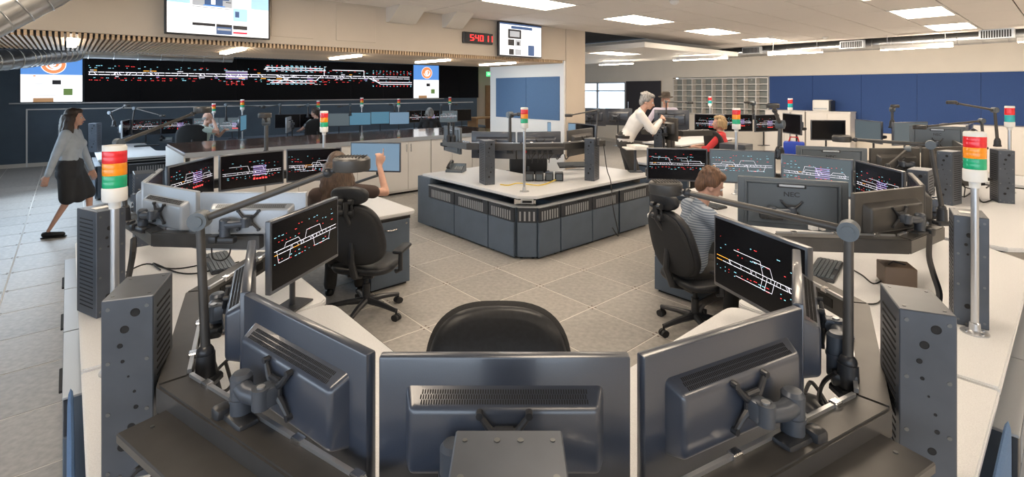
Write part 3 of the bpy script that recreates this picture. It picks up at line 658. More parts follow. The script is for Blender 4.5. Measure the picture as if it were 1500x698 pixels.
# ---- stack lights
def make_stack(cols, hg=1.02):
    k = Kit(); b = MB(); b.lathe([(.058, 0), (.058, .006), (.035, .010), (.024, .016), (.022, .05), (.0165, .055)], 20); k.add('base_flange', b.mesh('base_flange', 'steel_light'))
    b = MB()
    for a in range(4): b.cyl((.044 * math.cos(a * 1.571), .044 * math.sin(a * 1.571), .006), (.044 * math.cos(a * 1.571), .044 * math.sin(a * 1.571), .012), .007, n=8)
    k.add('bolt', b.mesh('bolt', 'chrome'))
    zl = hg - .255; b = MB(); b.cyl((0, 0, .05), (0, 0, zl), .0165, n=14); k.add('pole', b.mesh('pole', 'steel_light'))
    b = MB(); b.lathe([(.022, zl - .03), (.024, zl), (.045, zl + .004), (.048, zl + .012), (.048, zl + .062), (.046, zl + .066)], 22); k.add('housing', b.mesh('housing', 'light_white'))
    z = zl + .066; hh = .165 / len(cols)
    for i, c in enumerate(cols):
        b = MB(); b.lathe([(.045, z), (.046, z + .003), (.046, z + hh * .45), (.0455, z + hh * .5), (.046, z + hh * .55), (.046, z + hh - .003), (.045, z + hh)], 22); k.add('lens', b.mesh('lens', c), label={'lens_red': 'red lens', 'lens_orange': 'orange lens', 'lens_green': 'green lens', 'lens_teal': 'teal lens', 'light_white': 'white section'}[c]); z += hh
    b = MB(); b.lathe([(.046, z), (.046, z + .018), (.042, z + .024)], 22); k.add('cap', b.mesh('cap', 'light_white')); return k
K_stack = make_stack(['lens_green', 'lens_orange', 'lens_red']); K_stack2 = make_stack(['lens_teal', 'lens_red'])
def stack(p, label, kit=None, z=.72, s=1): return (kit or K_stack).inst('stack_light', label, 'signal light', TR((p[0], p[1], z), 0, (s, s, s)), 'signal tower lights on the desks')
# ---- adjustable task lamps
def lamp(base, knee, head, label, r=.017, hr=.05, base_drop=.08, up=None, back=.0):
    """base: foot of the pole; knee: joint; head: centre of the lamp head"""
    base, knee, head = V(base), V(knee), V(head); o = thing('task_lamp', label, 'lamp', TR(base), 'arm task lamps'); k, h = knee - base, head - base
    b = MB(); b.cyl((0, 0, -base_drop), (0, 0, 0), r * 2.1, r * 1.9, n=16); b.sph((0, 0, .005), r * 1.7); b.box((0, 0, -base_drop - .01), (.09, .07, .03), bev=.008); ob('clamp_base', b.mesh('clamp_base', 'plastic_black'), o)
    b = MB(); b.cyl((0, 0, 0), k, r, r * .9, n=14); ob('pole', b.mesh('pole', 'bronze_steel'), o)
    a = h - k; side = a.cross(V((0, 0, 1)));
    if side.length < 1e-4: side = V((1, 0, 0))
    side.normalize(); rk = r * 2.0; fw = V((0, -1, 0)) if abs(side.y) < .3 else side
    b = MB(); b.cyl(k - side * r * 1.7, k + side * r * 1.7, rk, n=20); b.cyl(k - side * r * 2.0, k + side * r * 2.0, rk * .6, n=16); ob('joint', b.mesh('joint', 'grey_shell'), o)
    ad = a.normalized(); e = h - ad * hr * 1.35
    b = MB(); b.tube([k, e], [r * .85, r * .72], 12); b.tube([k - ad * back, k], r * .85, 12) if back else None; ob('arm', b.mesh('arm', 'bronze_steel'), o)
    b = MB(); b.sph(e, r * 1.15); b.cyl(e, h, r * .7, n=10); ob('head_joint', b.mesh('head_joint', 'plastic_black'), o)
    b = MB(); b.lathe([(hr * .5, -hr * .36), (hr * .94, -hr * .36), (hr, -hr * .26), (hr, hr * .26), (hr * .92, hr * .36), (hr * .5, hr * .42), (.001, hr * .42)], 26, X=M.Translation(h)); hd = ob('head', b.mesh('head', 'bronze_steel'), o)
    b = MB()
    for i in range(9): b.box((-hr * .7 + i * hr * .175, 0, hr * .43), (hr * .07, hr * 1.0, .002), X=M.Translation(h))
    ob('cooling_slot', b.mesh('cooling_slot', 'slot_black'), hd)['kind'] = 'stuff'; return o
# ---- rails carrying the monitors
_b = MB(); _b.box((0, 0, 0), (.035, .026, .022), bev=.003); CLIP = _b.mesh('clip', 'chrome')
_b = MB(); _b.box((0, 0, 0), (.09, .003, .04)); SLOT = _b.mesh('cable_slot', 'slot_black')
def rail(name, pts, label, zt=1.02, wd=.085, hh=.09, clips=True):
    """pts: outer edge, ordered so that the inside lies to the left"""
    o = thing(name, label, 'monitor rail', TR((pts[0][0], pts[0][1], 0))); O = V((pts[0][0], pts[0][1], 0)); out = [V((p[0], p[1], 0)) for p in pts]; inn = offset_line(pts, wd)
    for i in range(len(pts) - 1):
        q = [out[i] - O, out[i + 1] - O, inn[i + 1] - O, inn[i] - O]; b = MB(); b.prism(q, zt - hh, zt, bev=.006); sg = ob('rail_segment', b.mesh('rail_segment', 'bronze_steel'), o)
        a, c = inn[i] - O, inn[i + 1] - O; d = (c - a); l = d.length; d.normalize(); nn = V((-d.y, d.x, 0)); 
        b = MB(); m = (a + c) / 2; b.box((m.x, m.y, zt + .004), (l - .03, .012, .014), rz=math.atan2(d.y, d.x)); ob('channel_lip', b.mesh('channel_lip', 'steel_light'), sg)
        if clips and l > .35:
            n = max(2, int(l / .22))
            for k in range(n): m = a.lerp(c, (k + .5) / n); ob('clip', CLIP, sg, TR((m.x, m.y, zt + .004), math.atan2(d.y, d.x)))
        # slots in the inner face
        n = max(1, int(l / .24))
        for k in range(n): m = a.lerp(c, (k + .5) / n) + nn * .0012; ob('cable_slot', SLOT, sg, TR((m.x, m.y, zt - hh / 2), math.atan2(d.y, d.x)))
    return o
def power_strip(p0, p1, label, z=.965, dp=.14, n=6, outward=1, ends=(0, 0)):
    """sloping housing bolted along the outside of a rail with plugs in its front"""
    p0, p1 = V((*p0, 0)), V((*p1, 0)); d = p1 - p0; l = d.length; X = TR((*((p0 + p1) / 2).xy, z), math.atan2(d.y, d.x))
    o = thing('power_strip', label, 'power strip', X)
    b = MB(); b.box((0, 0, -.015), (l, dp, .03), bev=.004); b.box((0, dp * .2, -.06), (l - .02, dp * .55, .07), bev=.004); ob('housing', b.mesh('housing', 'bronze_steel'), o)
    for k in range(n):
        x = -l * .40 + k * .075
        b = MB(); b.box((x, -dp * .12, -.06), (.042, .03, .05), bev=.004); b.tube([(x, -dp * .2, -.06), (x, -dp * .42, -.065), (x - .02, -dp * .62, -.10), (x - .03, -dp * .6, -.2)], [.012, .008, .005, .005], 8); ob('plug', b.mesh('plug', 'cable_black'), o)
    b = MB(); b.box((-l * .46, -dp * .1, -.055), (.022, .02, .03), bev=.003); tag(ob('switch', b.mesh('switch', 'red_plastic'), o), 'red rocker switch')
    b = MB()
    for s in (-1, 1): b.cyl((s * l * .45, 0, 0), (s * l * .45, 0, .003), .006, n=8)
    ob('screw', b.mesh('screw', 'screw'), o); return o
# ---- desks
def desk(name, poly, label, z=.72, th=.035, trim=True, cat='desk', mats='worktop'):
    O = V((poly[0][0], poly[0][1], 0)); q = [(p[0] - O.x, p[1] - O.y) for p in poly]; o = thing(name, label, cat, TR(O)); b = MB(); b.prism(q, z - th, z, bev=.006); ob('worktop', b.mesh('worktop', mats), o)
    cx = sum(p[0] for p in q) / len(q); cy = sum(p[1] for p in q) / len(q)
    b = MB(); b.prism([(p[0] + (cx - p[0]) * .06, p[1] + (cy - p[1]) * .06) for p in q], z - th - .03, z - th); ob('subframe', b.mesh('subframe', 'slot_black'), o); return o
def desk_legs(o, pts, z=.68):
    O = o.matrix_world.translation
    for p in pts:
        b = MB(); b.box((p[0] - O.x, p[1] - O.y, z / 2), (.06, .5, z), rz=AR, bev=.004); b.box((p[0] - O.x, p[1] - O.y, .02), (.08, .6, .04), rz=AR, bev=.006); ob('leg', b.mesh('leg', 'cabinet_blue'), o)
def round_poly(poly, rad, idx=None, n=5):
    """round the given corners of a polygon"""
    out = []; k = len(poly)
    for i, p in enumerate(poly):
        p = V((p[0], p[1], 0))
        if idx is not None and i not in idx: out.append((p.x, p.y)); continue
        a = V((*poly[i - 1][:2], 0)); c = V((*poly[(i + 1) % k][:2], 0)); da = (a - p).normalized() * rad; dc = (c - p).normalized() * rad
        for t in range(n + 1):
            u = t / n; q = (p + da) * (1 - u) ** 2 + p * 2 * u * (1 - u) + (p + dc) * u * u; out.append((q.x, q.y))
    return out
def make_base(wd, hg=.565, dp=.42, hw=True):
    k = Kit(); b = MB(); b.box((0, dp / 2 + .012, hg / 2 + .03), (wd - .004, dp - .02, hg)); k.add('carcass', b.mesh('carcass', 'cabinet_blue'))
    b = MB(); b.box((0, 0, .03 + hg * .35), (wd - .014, .022, hg * .70), bev=.003); d = k.add('door', b.mesh('door', 'cabinet_blue'))
    b = MB(); b.box((0, .001, .03 + hg * .85), (wd - .014, .020, hg * .285), bev=.003); v = k.add('vent_panel', b.mesh('vent_panel', 'cabinet_vent'), d)
    b = MB(); n = max(4, int(wd / .052))
    for i in range(n): b.box((-wd * .34 + i * wd * .68 / (n - 1), -.0105, .03 + hg * .83), (.020, .003, hg * .19))
    k.add('vent_slot', b.mesh('vent_slot', 'slot_light'), v, kind='stuff')
    b = MB(); b.box((wd * .18, -.015, .03 + hg * .97), (wd * .32, .02, .012), bev=.003); k.add('finger_pull', b.mesh('finger_pull', 'slot_black'), d)
    b = MB(); b.box((0, .03, hg + .036), (wd, .085, .012), bev=.002); k.add('top_cap', b.mesh('top_cap', 'silver_shell'))
    b = MB()
    for s in (-1, 1): b.cyl((s * (wd / 2 - .05), .05, 0), (s * (wd / 2 - .05), .05, .035), .02, n=10)
    k.add('foot', b.mesh('foot', 'plastic_black')); return k
BASES = {}
def base(p, rz, wd, label, hg=.565, dp=.42):
    key = (round(wd, 3), hg, dp)
    if key not in BASES: BASES[key] = make_base(wd, hg, dp)
    return BASES[key].inst('base_cabinet', label, 'cabinet', TR((p[0], p[1], 0), rz), 'grey desk base cabinets')
# drawer pedestal
K_ped = Kit(); b = MB(); b.box((0, .32, .345), (.43, .60, .64), bev=.003); K_ped.add('body', b.mesh('body', 'cabinet_blue'))
for (z0, z1) in ((.03, .345), (.352, .662)):
    b = MB(); b.box((0, .012, (z0 + z1) / 2), (.42, .022, z1 - z0), bev=.004); d = K_ped.add('drawer', b.mesh('drawer', 'cabinet_blue'))
    b = MB(); b.tube([(-.07, -.002, z1 - .075), (-.05, -.026, z1 - .078), (0, -.032, z1 - .082), (.05, -.026, z1 - .078), (.07, -.002, z1 - .075)], .006, 8); K_ped.add('handle', b.mesh('handle', 'chrome'), d)
b = MB(); b.cyl((.17, .0, .62), (.17, -.006, .62), .011, n=12); K_ped.add('lock', b.mesh('lock', 'chrome'))
b = MB(); b.box((0, .3, .015), (.38, .52, .03)); K_ped.add('plinth', b.mesh('plinth', 'slot_black'))
# ---- chairs (seat faces -y locally)
def make_chair(kind):
    k = Kit(); b = MB(); b.pad(.52, .50, .09, 3.4, bend=0, X=M.Translation((0, 0, .49)) @ M.Rotation(R(90), 4, 'X')); k.add('seat', b.mesh('seat', 'leather', 60))
    if kind == 'low':
        T = M.Translation((0, .23, .82)) @ M.Rotation(R(-10), 4, 'X'); b = MB(); b.pad(.55, .60, .07, 2.9, bend=-.35, X=T, n=56); bk = k.add('backrest', b.mesh('backrest', 'leather', 60))
        b = MB(); b.pad(.58, .62, .06, 2.9, bend=-.35, X=T @ M.Translation((0, .030, .004)), n=56); k.add('back_shell', b.mesh('back_shell', 'mesh_fabric', 60), bk)
    else:
        T = M.Translation((0, .27, .86)) @ M.Rotation(R(-14), 4, 'X'); b = MB(); b.pad(.48, .64, .085, 2.8, bend=-.5, X=T, n=48, taper=.22); bk = k.add('backrest', b.mesh('backrest', 'leather', 60))
        b = MB(); b.pad(.45, .60, .05, 2.8, bend=-.5, X=T @ M.Translation((0, .04, 0)), n=48, taper=.22); k.add('back_shell', b.mesh('back_shell', 'mesh_fabric', 60), bk)
        b = MB(); b.pad(.30, .17, .075, 2.6, bend=-.9, X=M.Translation((0, .36, 1.245)) @ M.Rotation(R(-6), 4, 'X')); k.add('headrest', b.mesh('headrest', 'leather', 60))
        b = MB(); b.tube([(0, .33, .95), (0, .41, 1.08), (0, .42, 1.2)], .022, 10)
        for s in (-1, 1): b.cyl((s * .055, .40, 1.10), (s * .02, .40, 1.10), .03, n=14); b.cyl((s * .055, .41, 1.20), (s * .02, .41, 1.20), .028, n=14); b.tube([(s * .04, .40, 1.10), (s * .04, .41, 1.20)], .012, 8)
        k.add('headrest_bracket', b.mesh('headrest_bracket', 'plastic_black'))
    b = MB(); b.tube([(0, .12, .42), (0, .26, .46), (0, .32, .62), (0, .31, .8)], [.035, .03, .026, .02], 10); b.box((0, .04, .425), (.22, .26, .05), bev=.012); k.add('tilt_mechanism', b.mesh('tilt_mechanism', 'plastic_black'))
    for s in (-1, 1):
        b = MB(); b.tube([(s * .26, .05, .44), (s * .30, .05, .46), (s * .305, .06, .64)], [.022, .02, .018], 10); p = k.add('armrest', b.mesh('armrest', 'plastic_black'))
        b = MB(); b.box((s * .305, .02, .66), (.085, .25, .035), bev=.014, seg=2); k.add('arm_pad', b.mesh('arm_pad', 'leather'), p)
    b = MB(); b.cyl((0, .03, .12), (0, .03, .30), .03, n=14); b.cyl((0, .03, .28), (0, .03, .42), .018, n=12); k.add('gas_lift', b.mesh('gas_lift', 'plastic_black'))
    for i in range(5):
        a = i * 2 * math.pi / 5 + .3; e = V((math.cos(a) * .31, .03 + math.sin(a) * .31, .095)); b = MB(); b.tube([(0, .03, .135), V((0, .03, .125)).lerp(e, .5) + V((0, 0, .012)), e], [.034, .026, .019], 10); l = k.add('base_leg', b.mesh('base_leg', 'plastic_black'))
        b = MB(); d = V((-math.sin(a), math.cos(a), 0))
        for s in (-1, 1): c = e + d * s * .016; b.tube([V((c.x, c.y, .032)) - d * .011, V((c.x, c.y, .032)) + d * .011], .032, 14)
        b.cyl((e.x, e.y, .03), (e.x, e.y, .095), .009, n=8); k.add('caster', b.mesh('caster', 'rubber'), l)
    return k
K_chair = make_chair('head'); K_low = make_chair('low')
# ---- small desk equipment
K_kb = Kit(); b = MB(); b.box((0, 0, .011), (.45, .16, .022), bev=.005); K_kb.add('body', b.mesh('body', 'plastic_black'))
b = MB()
for r_ in range(6):
    for c in range(20):
        if r_ == 0 and 4 <= c <= 9: continue
        b.box((-.205 + c * .0216, -.062 + r_ * .0235, .0245), (.0175, .019, .008))
K_kb.add('keys', b.mesh('keys', 'grey_shell'), kind='stuff')
def keyboard(p, rz, label, z=.72, tilt=0): return K_kb.inst('keyboard', label, 'keyboard', TR((p[0], p[1], z), rz) @ M.Rotation(tilt, 4, 'X'), 'desk keyboards')
K_ph = Kit(); b = MB(); b.add([(-.13, -.11, 0), (.13, -.11, 0), (.13, .11, 0), (-.13, .11, 0), (-.13, -.11, .03), (.13, -.11, .03), (.13, .11, .11), (-.13, .11, .11)], [(3, 2, 1, 0), (4, 5, 6, 7), (0, 1, 5, 4), (1, 2, 6, 5), (2, 3, 7, 6), (3, 0, 4, 7)]); K_ph.add('body', b.mesh('body', 'grey_shell'))
TL = M.Translation((0, 0, .073)) @ M.Rotation(R(20), 4, 'X')
b = MB(); b.box((.055, .045, .004), (.13, .07, .008), X=TL); K_ph.add('display', b.mesh('display', 'screen_grey'))
b = MB()
for i in range(4):
    for j in range(4): b.box((.01 + i * .03, -.075 + j * .024, .004), (.02, .015, .01), X=TL)
K_ph.add('keypad', b.mesh('keypad', 'silver_shell'), kind='stuff')
b = MB(); b.tube([(-.09, -.10, .03), (-.09, -.05, .055), (-.09, .05, .055), (-.09, .10, .03)], [.03, .02, .02, .03], 10, X=TL); K_ph.add('handset', b.mesh('handset', 'plastic_black'))
def phone(p, rz, label, z=.72): return K_ph.inst('desk_phone', label, 'telephone', TR((p[0], p[1], z), rz), 'desk telephones')
def cable(pts, label, r=.0045, m='cable_black', smooth=6, name='cable'):
    pts = [V(p) for p in pts]; out = []
    for i in range(len(pts) - 1):
        p0, p1, p2, p3 = pts[max(i - 1, 0)], pts[i], pts[i + 1], pts[min(i + 2, len(pts) - 1)]
        for t in range(smooth):
            u = t / smooth; out.append(.5 * (2 * p1 + (p2 - p0) * u + (2 * p0 - 5 * p1 + 4 * p2 - p3) * u * u + (3 * p1 - p0 - 3 * p2 + p3) * u ** 3))
    out.append(pts[-1]); O = V((out[0].x, out[0].y, 0)); b = MB(); b.tube([p - O for p in out], r, 6); return tag(ob(name, b.mesh(name, m), None, TR(O)), label, 'cable', 'loose desk cables')
# ================================================================ PEOPLE
def ik(a, b, l1, l2, hint):
    a, b = V(a), V(b); d = b - a; L = min(d.length, (l1 + l2) * .999); dn = d.normalized(); x = (l1 * l1 - l2 * l2 + L * L) / (2 * L); h = math.sqrt(max(0, l1 * l1 - x * x))
    hn = V(hint); hn = hn - dn * hn.dot(dn); hn.normalize(); return a + dn * x + hn * h, a + dn * L
def hand(b, wrist, d, nrm, side, curl=.5, point=False):
    """palm with four fingers and a thumb; d: pointing direction, nrm: palm normal (fingers curl towards it)"""
    d = V(d).normalized(); nrm = V(nrm); nrm = (nrm - d * nrm.dot(d)).normalized(); s = d.cross(nrm) * side; w = V(wrist)
    for q in (-1, 0, 1): b.caps(w + s * q * .012, .019, w + d * .075 + s * q * .024, .0145, 8)
    for i, (o, l) in enumerate(((-.033, .070), (-.011, .080), (.011, .075), (.032, .060))):
        c = curl * (.8 + .12 * i)
        if point and i == 0: c = .05
        elif point: c = 1.55
        p = w + d * .085 + s * o; r = .0095
        for seg in range(3):
            c0 = c * (seg + 1) * .55; dd = d * math.cos(c0) + nrm * math.sin(c0); q = p + dd * l * (.45, .32, .26)[seg]; b.caps(p, r, q, r * .9, 8); p = q; r *= .9
    p = w + d * .028 - s * .028; q = p + (d * .7 - s * .6 + nrm * .35).normalized() * .04; b.caps(p, .013, q, .011, 8); b.caps(q, .011, q + (d * .85 - s * .1 + nrm * .5).normalized() * .034, .009, 8)
def remesh(o, vs, it=5):
    m = o.modifiers.new('remesh', 'REMESH'); m.mode = 'VOXEL'; m.voxel_size = vs; m.use_smooth_shade = True
    m = o.modifiers.new('smooth', 'SMOOTH'); m.factor = .5; m.iterations = it
mat('skin', (.62, .36, .27), .55, var=.05, scale=40); mat('skin_b', (.56, .33, .25), .55, var=.05, scale=40)
mat('eye_white', (.8, .8, .8), .3); mat('eye_dark', (.03, .02, .02), .3); mat('lips', (.50, .20, .18), .5)
for n_, c_ in (('hair_brown', (.085, .050, .032)), ('hair_dark', (.045, .028, .020)), ('hair_grey', (.28, .27, .26)), ('hair_blonde', (.42, .29, .15)), ('hair_auburn', (.13, .065, .035))): mat(n_, c_, .5, var=.45, scale=90, bump=.8, stretch=(1, 1, .15))
mat('shirt_white', (.78, .75, .72), .8, var=.05, scale=14, bump=.3); mat('shirt_sage', (.50, .60, .56), .8, var=.06, scale=14, bump=.3); mat('shirt_red', (.75, .06, .07), .8, var=.08, scale=14)
mat('shirt_lilac', (.55, .52, .66), .8); mat('jacket_grey', (.42, .47, .53), .8, var=.08, scale=12, bump=.3); mat('shirt_brown', (.055, .036, .032), .85); mat('trousers_dark', (.055, .052, .05), .85, var=.1, scale=20); mat('skirt_black', (.025, .026, .03), .8); mat('shoe_black', (.012, .012, .014), .4)
mat('belt', (.02, .014, .01), .4); mat('hat_felt', (.075, .06, .05), .9)
def striped(name, c1, c2, scale):
    m = mat(name, c1, .85); nt = m.node_tree; b = nt.nodes['Principled BSDF']; tc = nt.nodes.new('ShaderNodeTexCoord'); wv = nt.nodes.new('ShaderNodeTexWave'); wv.bands_direction = 'Z'; wv.inputs['Scale'].default_value = scale; wv.inputs['Distortion'].default_value = .6
    r = nt.nodes.new('ShaderNodeValToRGB'); r.color_ramp.elements[0].color = (*c1, 1); r.color_ramp.elements[1].color = (*c2, 1); r.color_ramp.elements[0].position = .4; r.color_ramp.elements[1].position = .6
    nt.links.new(tc.outputs['Object'], wv.inputs[0]); nt.links.new(wv.outputs[0], r.inputs[0]); nt.links.new(r.outputs[0], b.inputs['Base Color']); return m
striped('shirt_stripe', (.17, .21, .28), (.36, .42, .50), 18)
def plaid():
    m = mat('shirt_plaid', (.1, .1, .1), .85); nt = m.node_tree; b = nt.nodes['Principled BSDF']; tc = nt.nodes.new('ShaderNodeTexCoord'); c = nt.nodes.new('ShaderNodeTexChecker'); c.inputs['Scale'].default_value = 16
    c.inputs[1].default_value = (.05, .06, .07, 1); c.inputs[2].default_value = (.42, .45, .46, 1); nt.links.new(tc.outputs['Object'], c.inputs[0]); nt.links.new(c.outputs[0], b.inputs['Base Color'])
plaid()
def person(label, loc, rz, sc, sit=True, hip=None, lean=.1, twist=0, head=(0, 0), hands=None, elbows=((-1, -.3, -.6), (1, -.3, -.6)), feet=None, top='shirt_white', bottom='trousers_dark', sleeves='long', hair='short', haircol='hair_brown', skin='skin', female=False, skirt=False, hp=(None, None), point=None, vs=.013, extras=(), curl=.5, sidelean=0, leg=.44):
    root = thing('person', label, 'person', TR(loc, rz, (sc, sc, sc)), 'people in the control room')
    hz = hip if hip is not None else (.54 if sit else .92); Hp = V((0, 0, hz))
    T = M.Translation(Hp) @ M.Rotation(sidelean, 4, 'Y') @ M.Rotation(-lean, 4, 'X') @ M.Rotation(twist, 4, 'Z'); P = lambda *q: T @ V(q)
    sw = .165 if female else .185; cw = .062 if female else .075
    sh = [P(-sw, -.01, .45), P(sw, -.01, .45)]; nb = P(0, -.005, .48); hb = P(0, .025, .565)
    HM = M.Translation(hb) @ M.Rotation(head[0], 4, 'Z') @ M.Rotation(-head[1], 4, 'X')
    if hands is None: hands = [(-.16, .45, hz + .22), (.16, .45, hz + .22)]
    if feet is None: feet = [(-.13, .42, .08), (.13, .42, .08)] if sit else [(-.1, .0, .08), (.1, .02, .08)]
    el, wr = [], []
    for i in range(2): e, q = ik(sh[i], hands[i], .29, .26, elbows[i]); el.append(e); wr.append(q)
    hj = [Hp + V((-.09, 0, 0)), Hp + V((.09, 0, 0))]; kn, an = [], []
    for i in range(2): k_, q = ik(hj[i], feet[i], leg, leg, (0, 1, .25)); kn.append(k_); an.append(q)
    def torso(b, e):
        for s in (-1, 1):
            b.caps(Hp + V((s * .07, 0, .02)), .112 + e, P(s * .05, .0, .17), .098 + e, 12); b.caps(P(s * .05, 0, .17), .098 + e, P(s * cw, .005, .34), .108 + e, 12); b.caps(P(s * cw, .005, .34), .108 + e, P(s * .10, -.005, .425), .072 + e, 12); b.caps(P(s * .05, -.01, .44), .06 + e, sh[0 if s < 0 else 1], .058 + e, 12)
            if female: b.sph(P(s * .07, .085, .31), .062 + e)
    def arms(b, e, part):
        for i in range(2):
            if part >= 1: b.caps(sh[i], .056 + e, sh[i].lerp(el[i], 1 if part > 1 else .55), (.043 if part > 1 else .05) + e * 1.3, 10)
            if part >= 2: b.caps(el[i], .043 + e, el[i].lerp(wr[i], .97 if part == 3 else .3), (.032 if part == 3 else .04) + e, 10)
    def legs(b, e, low=1.):
        for i in range(2): b.caps(hj[i], .088 + e, kn[i], .058 + e, 12); b.caps(kn[i], .057 + e, kn[i].lerp(an[i], low), .04 + e * 1.6, 12)
    b = MB(); torso(b, -.012); arms(b, -.007 if female else -.004, 3); legs(b, -.012)
    b.caps(nb - V((0, 0, .02)), .056, HM @ V((0, -.015, .05)), .05, 12)
    b.sph((0, -.008, .125), (.073, .093, .098), 16, X=HM); b.sph((0, .028, .075), (.058, .064, .083), 14, X=HM); b.sph((0, .058, .012), (.028, .028, .022), 10, X=HM)
    b.caps((0, .088, .10), .009, (0, .106, .062), .0135, 8, X=HM)
    for s in (-1, 1): b.sph((s * .074, -.004, .082), (.012, .02, .03), 10, X=HM); b.sph((s * .03, .078, .118), (.02, .012, .007), 8, X=HM)
    for i in range(2):
        d = (wr[i] - el[i]).normalized(); nrm = hp[i] if hp[i] is not None else V((0, 0, -1)); hand(b, wr[i], d if not (point == i) else V((.02, .12, 1)), nrm, -1 if i == 0 else 1, curl, point == i)
    o = ob('body', b.mesh('body', skin, 60), root); remesh(o, min(vs, .010), 4)
    b = MB(); torso(b, .006); arms(b, .007, {'none': 0, 'short': 1, 'elbow': 2, 'long': 3}[sleeves])
    if not sit and 'belt' not in extras: b.caps(Hp + V((-.06, 0, -.03)), .118, Hp + V((.06, 0, -.03)), .118, 12)
    b.caps(nb - V((0, .0, .012)), .066, nb + V((0, .006, .022)), .058, 12)
    remesh(ob('shirt', b.mesh('shirt', top, 60), root), vs)
    b = MB()
    if skirt:
        b.caps(Hp + V((-.06, 0, .03)), .137, Hp + V((.06, 0, .03)), .137, 12); b.caps(Hp + V((-.06, 0, -.08)), .135, Hp + V((.06, 0, -.08)), .135, 12)
        for i in range(2): b.caps(hj[i], .105, kn[i].lerp(hj[i], .08), .092, 12)
        b.caps((hj[0] + hj[1]) / 2, .12, (kn[0] + kn[1]) / 2 + V((0, 0, .03)), .10, 12)
    else:
        b.caps(Hp + V((-.06, 0, .0)), .126, Hp + V((.06, 0, .0)), .126, 12); b.caps(Hp + V((-.055, .01, .05)), .122, Hp + V((.055, .01, .05)), .122, 12) if 'belt' in extras else None; legs(b, .010, .96)
    remesh(ob('skirt' if skirt else 'trousers', b.mesh('trousers', bottom, 60), root), vs)
    for i in range(2):
        b = MB(); a = an[i]; b.caps((a.x, a.y - .03, a.z - .035), .04, (a.x, a.y + .15, a.z - .045), .032, 10); b.box((a.x, a.y + .06, a.z - .075), (.075, .26, .015), bev=.006); ob('shoe', b.mesh('shoe', 'shoe_black', 60), root)
    for s in (-1, 1):
        b = MB(); b.sph((s * .03, .076, .098), .0118, 10, X=HM); b.sph((s * .03, .0815, .098), .0075, 8, mi=1, X=HM); ob('eye', b.mesh('eye', ['eye_white', 'eye_dark'], 60), root)
    b = MB(); b.sph((0, .088, .032), (.024, .008, .0075), 10, X=HM); ob('mouth', b.mesh('mouth', 'lips', 60), root)
    b = MB(); rd = random.Random(hash(label) % 1000 if False else len(label))
    if hair != 'bald':
        for s in (-1, 1): b.sph((s * .031, .086, .123), (.019, .006, .005), 8, X=HM)
    if hair in ('short', 'bob', 'long', 'crop'):
        b.sph((0, -.022, .142), (.084, .094, .094), 16, X=HM); b.sph((0, .035, .185), (.066, .055, .04), 12, X=HM); b.sph((0, -.065, .09), (.072, .05, .075), 12, X=HM)
        for s in (-1, 1): b.sph((s * .072, -.01, .125), (.016, .045, .045), 10, X=HM)
    if hair == 'short':
        for k in range(26): a = rd.uniform(0, 6.28); t = rd.uniform(.2, 1.2); c = V((.08 * math.sin(t) * math.cos(a), -.022 + .09 * math.sin(t) * math.sin(a), .142 + .09 * math.cos(t))); b.caps(c, .016, c + V((rd.uniform(-.01, .01), -.02, .0)), .01, 6, X=HM)
    if hair == 'bob':
        for k in range(30):
            a = R(rd.uniform(150, 390)); c = V((.08 * math.cos(a), -.02 + .085 * math.sin(a), .13)); b.caps(c, .03, c + V((.012 * math.cos(a), .012 * math.sin(a), -rd.uniform(.06, .12))), .02, 7, X=HM)
    if hair == 'long':
        for k in range(70):
            a = R(rd.uniform(165, 375)); c = V((.078 * math.cos(a), -.02 + .085 * math.sin(a), .13)); pts = [c]; l = rd.uniform(.26, .38); ph = rd.uniform(0, 6)
            for t in range(1, 7): u = t / 6; pts.append(c + V((.05 * math.cos(a) * u + .012 * math.sin(ph + u * 9), .03 * math.sin(a) * u - .015 * u + .010 * math.cos(ph + u * 8), -l * u)))
            b.tube(pts, [.030, .032, .032, .030, .026, .018, .006], 7, X=HM)
    if hair == 'fringe':
        for s in (-1, 1): b.sph((s * .073, -.03, .10), (.013, .045, .035), 10, X=HM)
        b.sph((0, -.088, .095), (.06, .02, .04), 10, X=HM)
    if hair == 'hat':
        b.sph((0, -.07, .09), (.066, .04, .05), 10, X=HM)
    if b.v:
        o = ob('hair', b.mesh('hair', haircol, 60), root); remesh(o, .008, 2)
    if hair == 'hat':
        b = MB(); b.lathe([(.086, .15), (.135, .150), (.15, .158), (.145, .164), (.092, .166), (.088, .19), (.082, .24), (.06, .262), (.001, .255)], 28, X=HM); ob('hat', b.mesh('hat', 'hat_felt', 60), root)
    if 'belt' in extras:
        b = MB(); b.lathe([(.150, -.02), (.156, -.02), (.156, .02), (.150, .02)], 28, X=M.Translation(Hp + V((0, .0, .075))) @ M.Diagonal((1.22, .84, 1, 1)) @ M.Rotation(0, 4, 'X')); ob('belt', b.mesh('belt', 'belt'), root)
        b = MB(); b.box((-.19, .0, hz + .05), (.035, .07, .1), bev=.008); ob('phone_pouch', b.mesh('phone_pouch', 'belt'), root)
    if 'watch' in extras:
        q = wr[0].lerp(el[0], .12); d = (el[0] - wr[0]).normalized(); b = MB(); b.tube([q - d * .012, q + d * .012], .036, 14); ob('bracelet', b.mesh('bracelet', 'chrome'), root)
    if 'lanyard' in extras:
        b = MB(); b.box(P(0, .135, .2), (.05, .01, .08), bev=.003); ob('badge', b.mesh('badge', 'paper'), root)
    return root
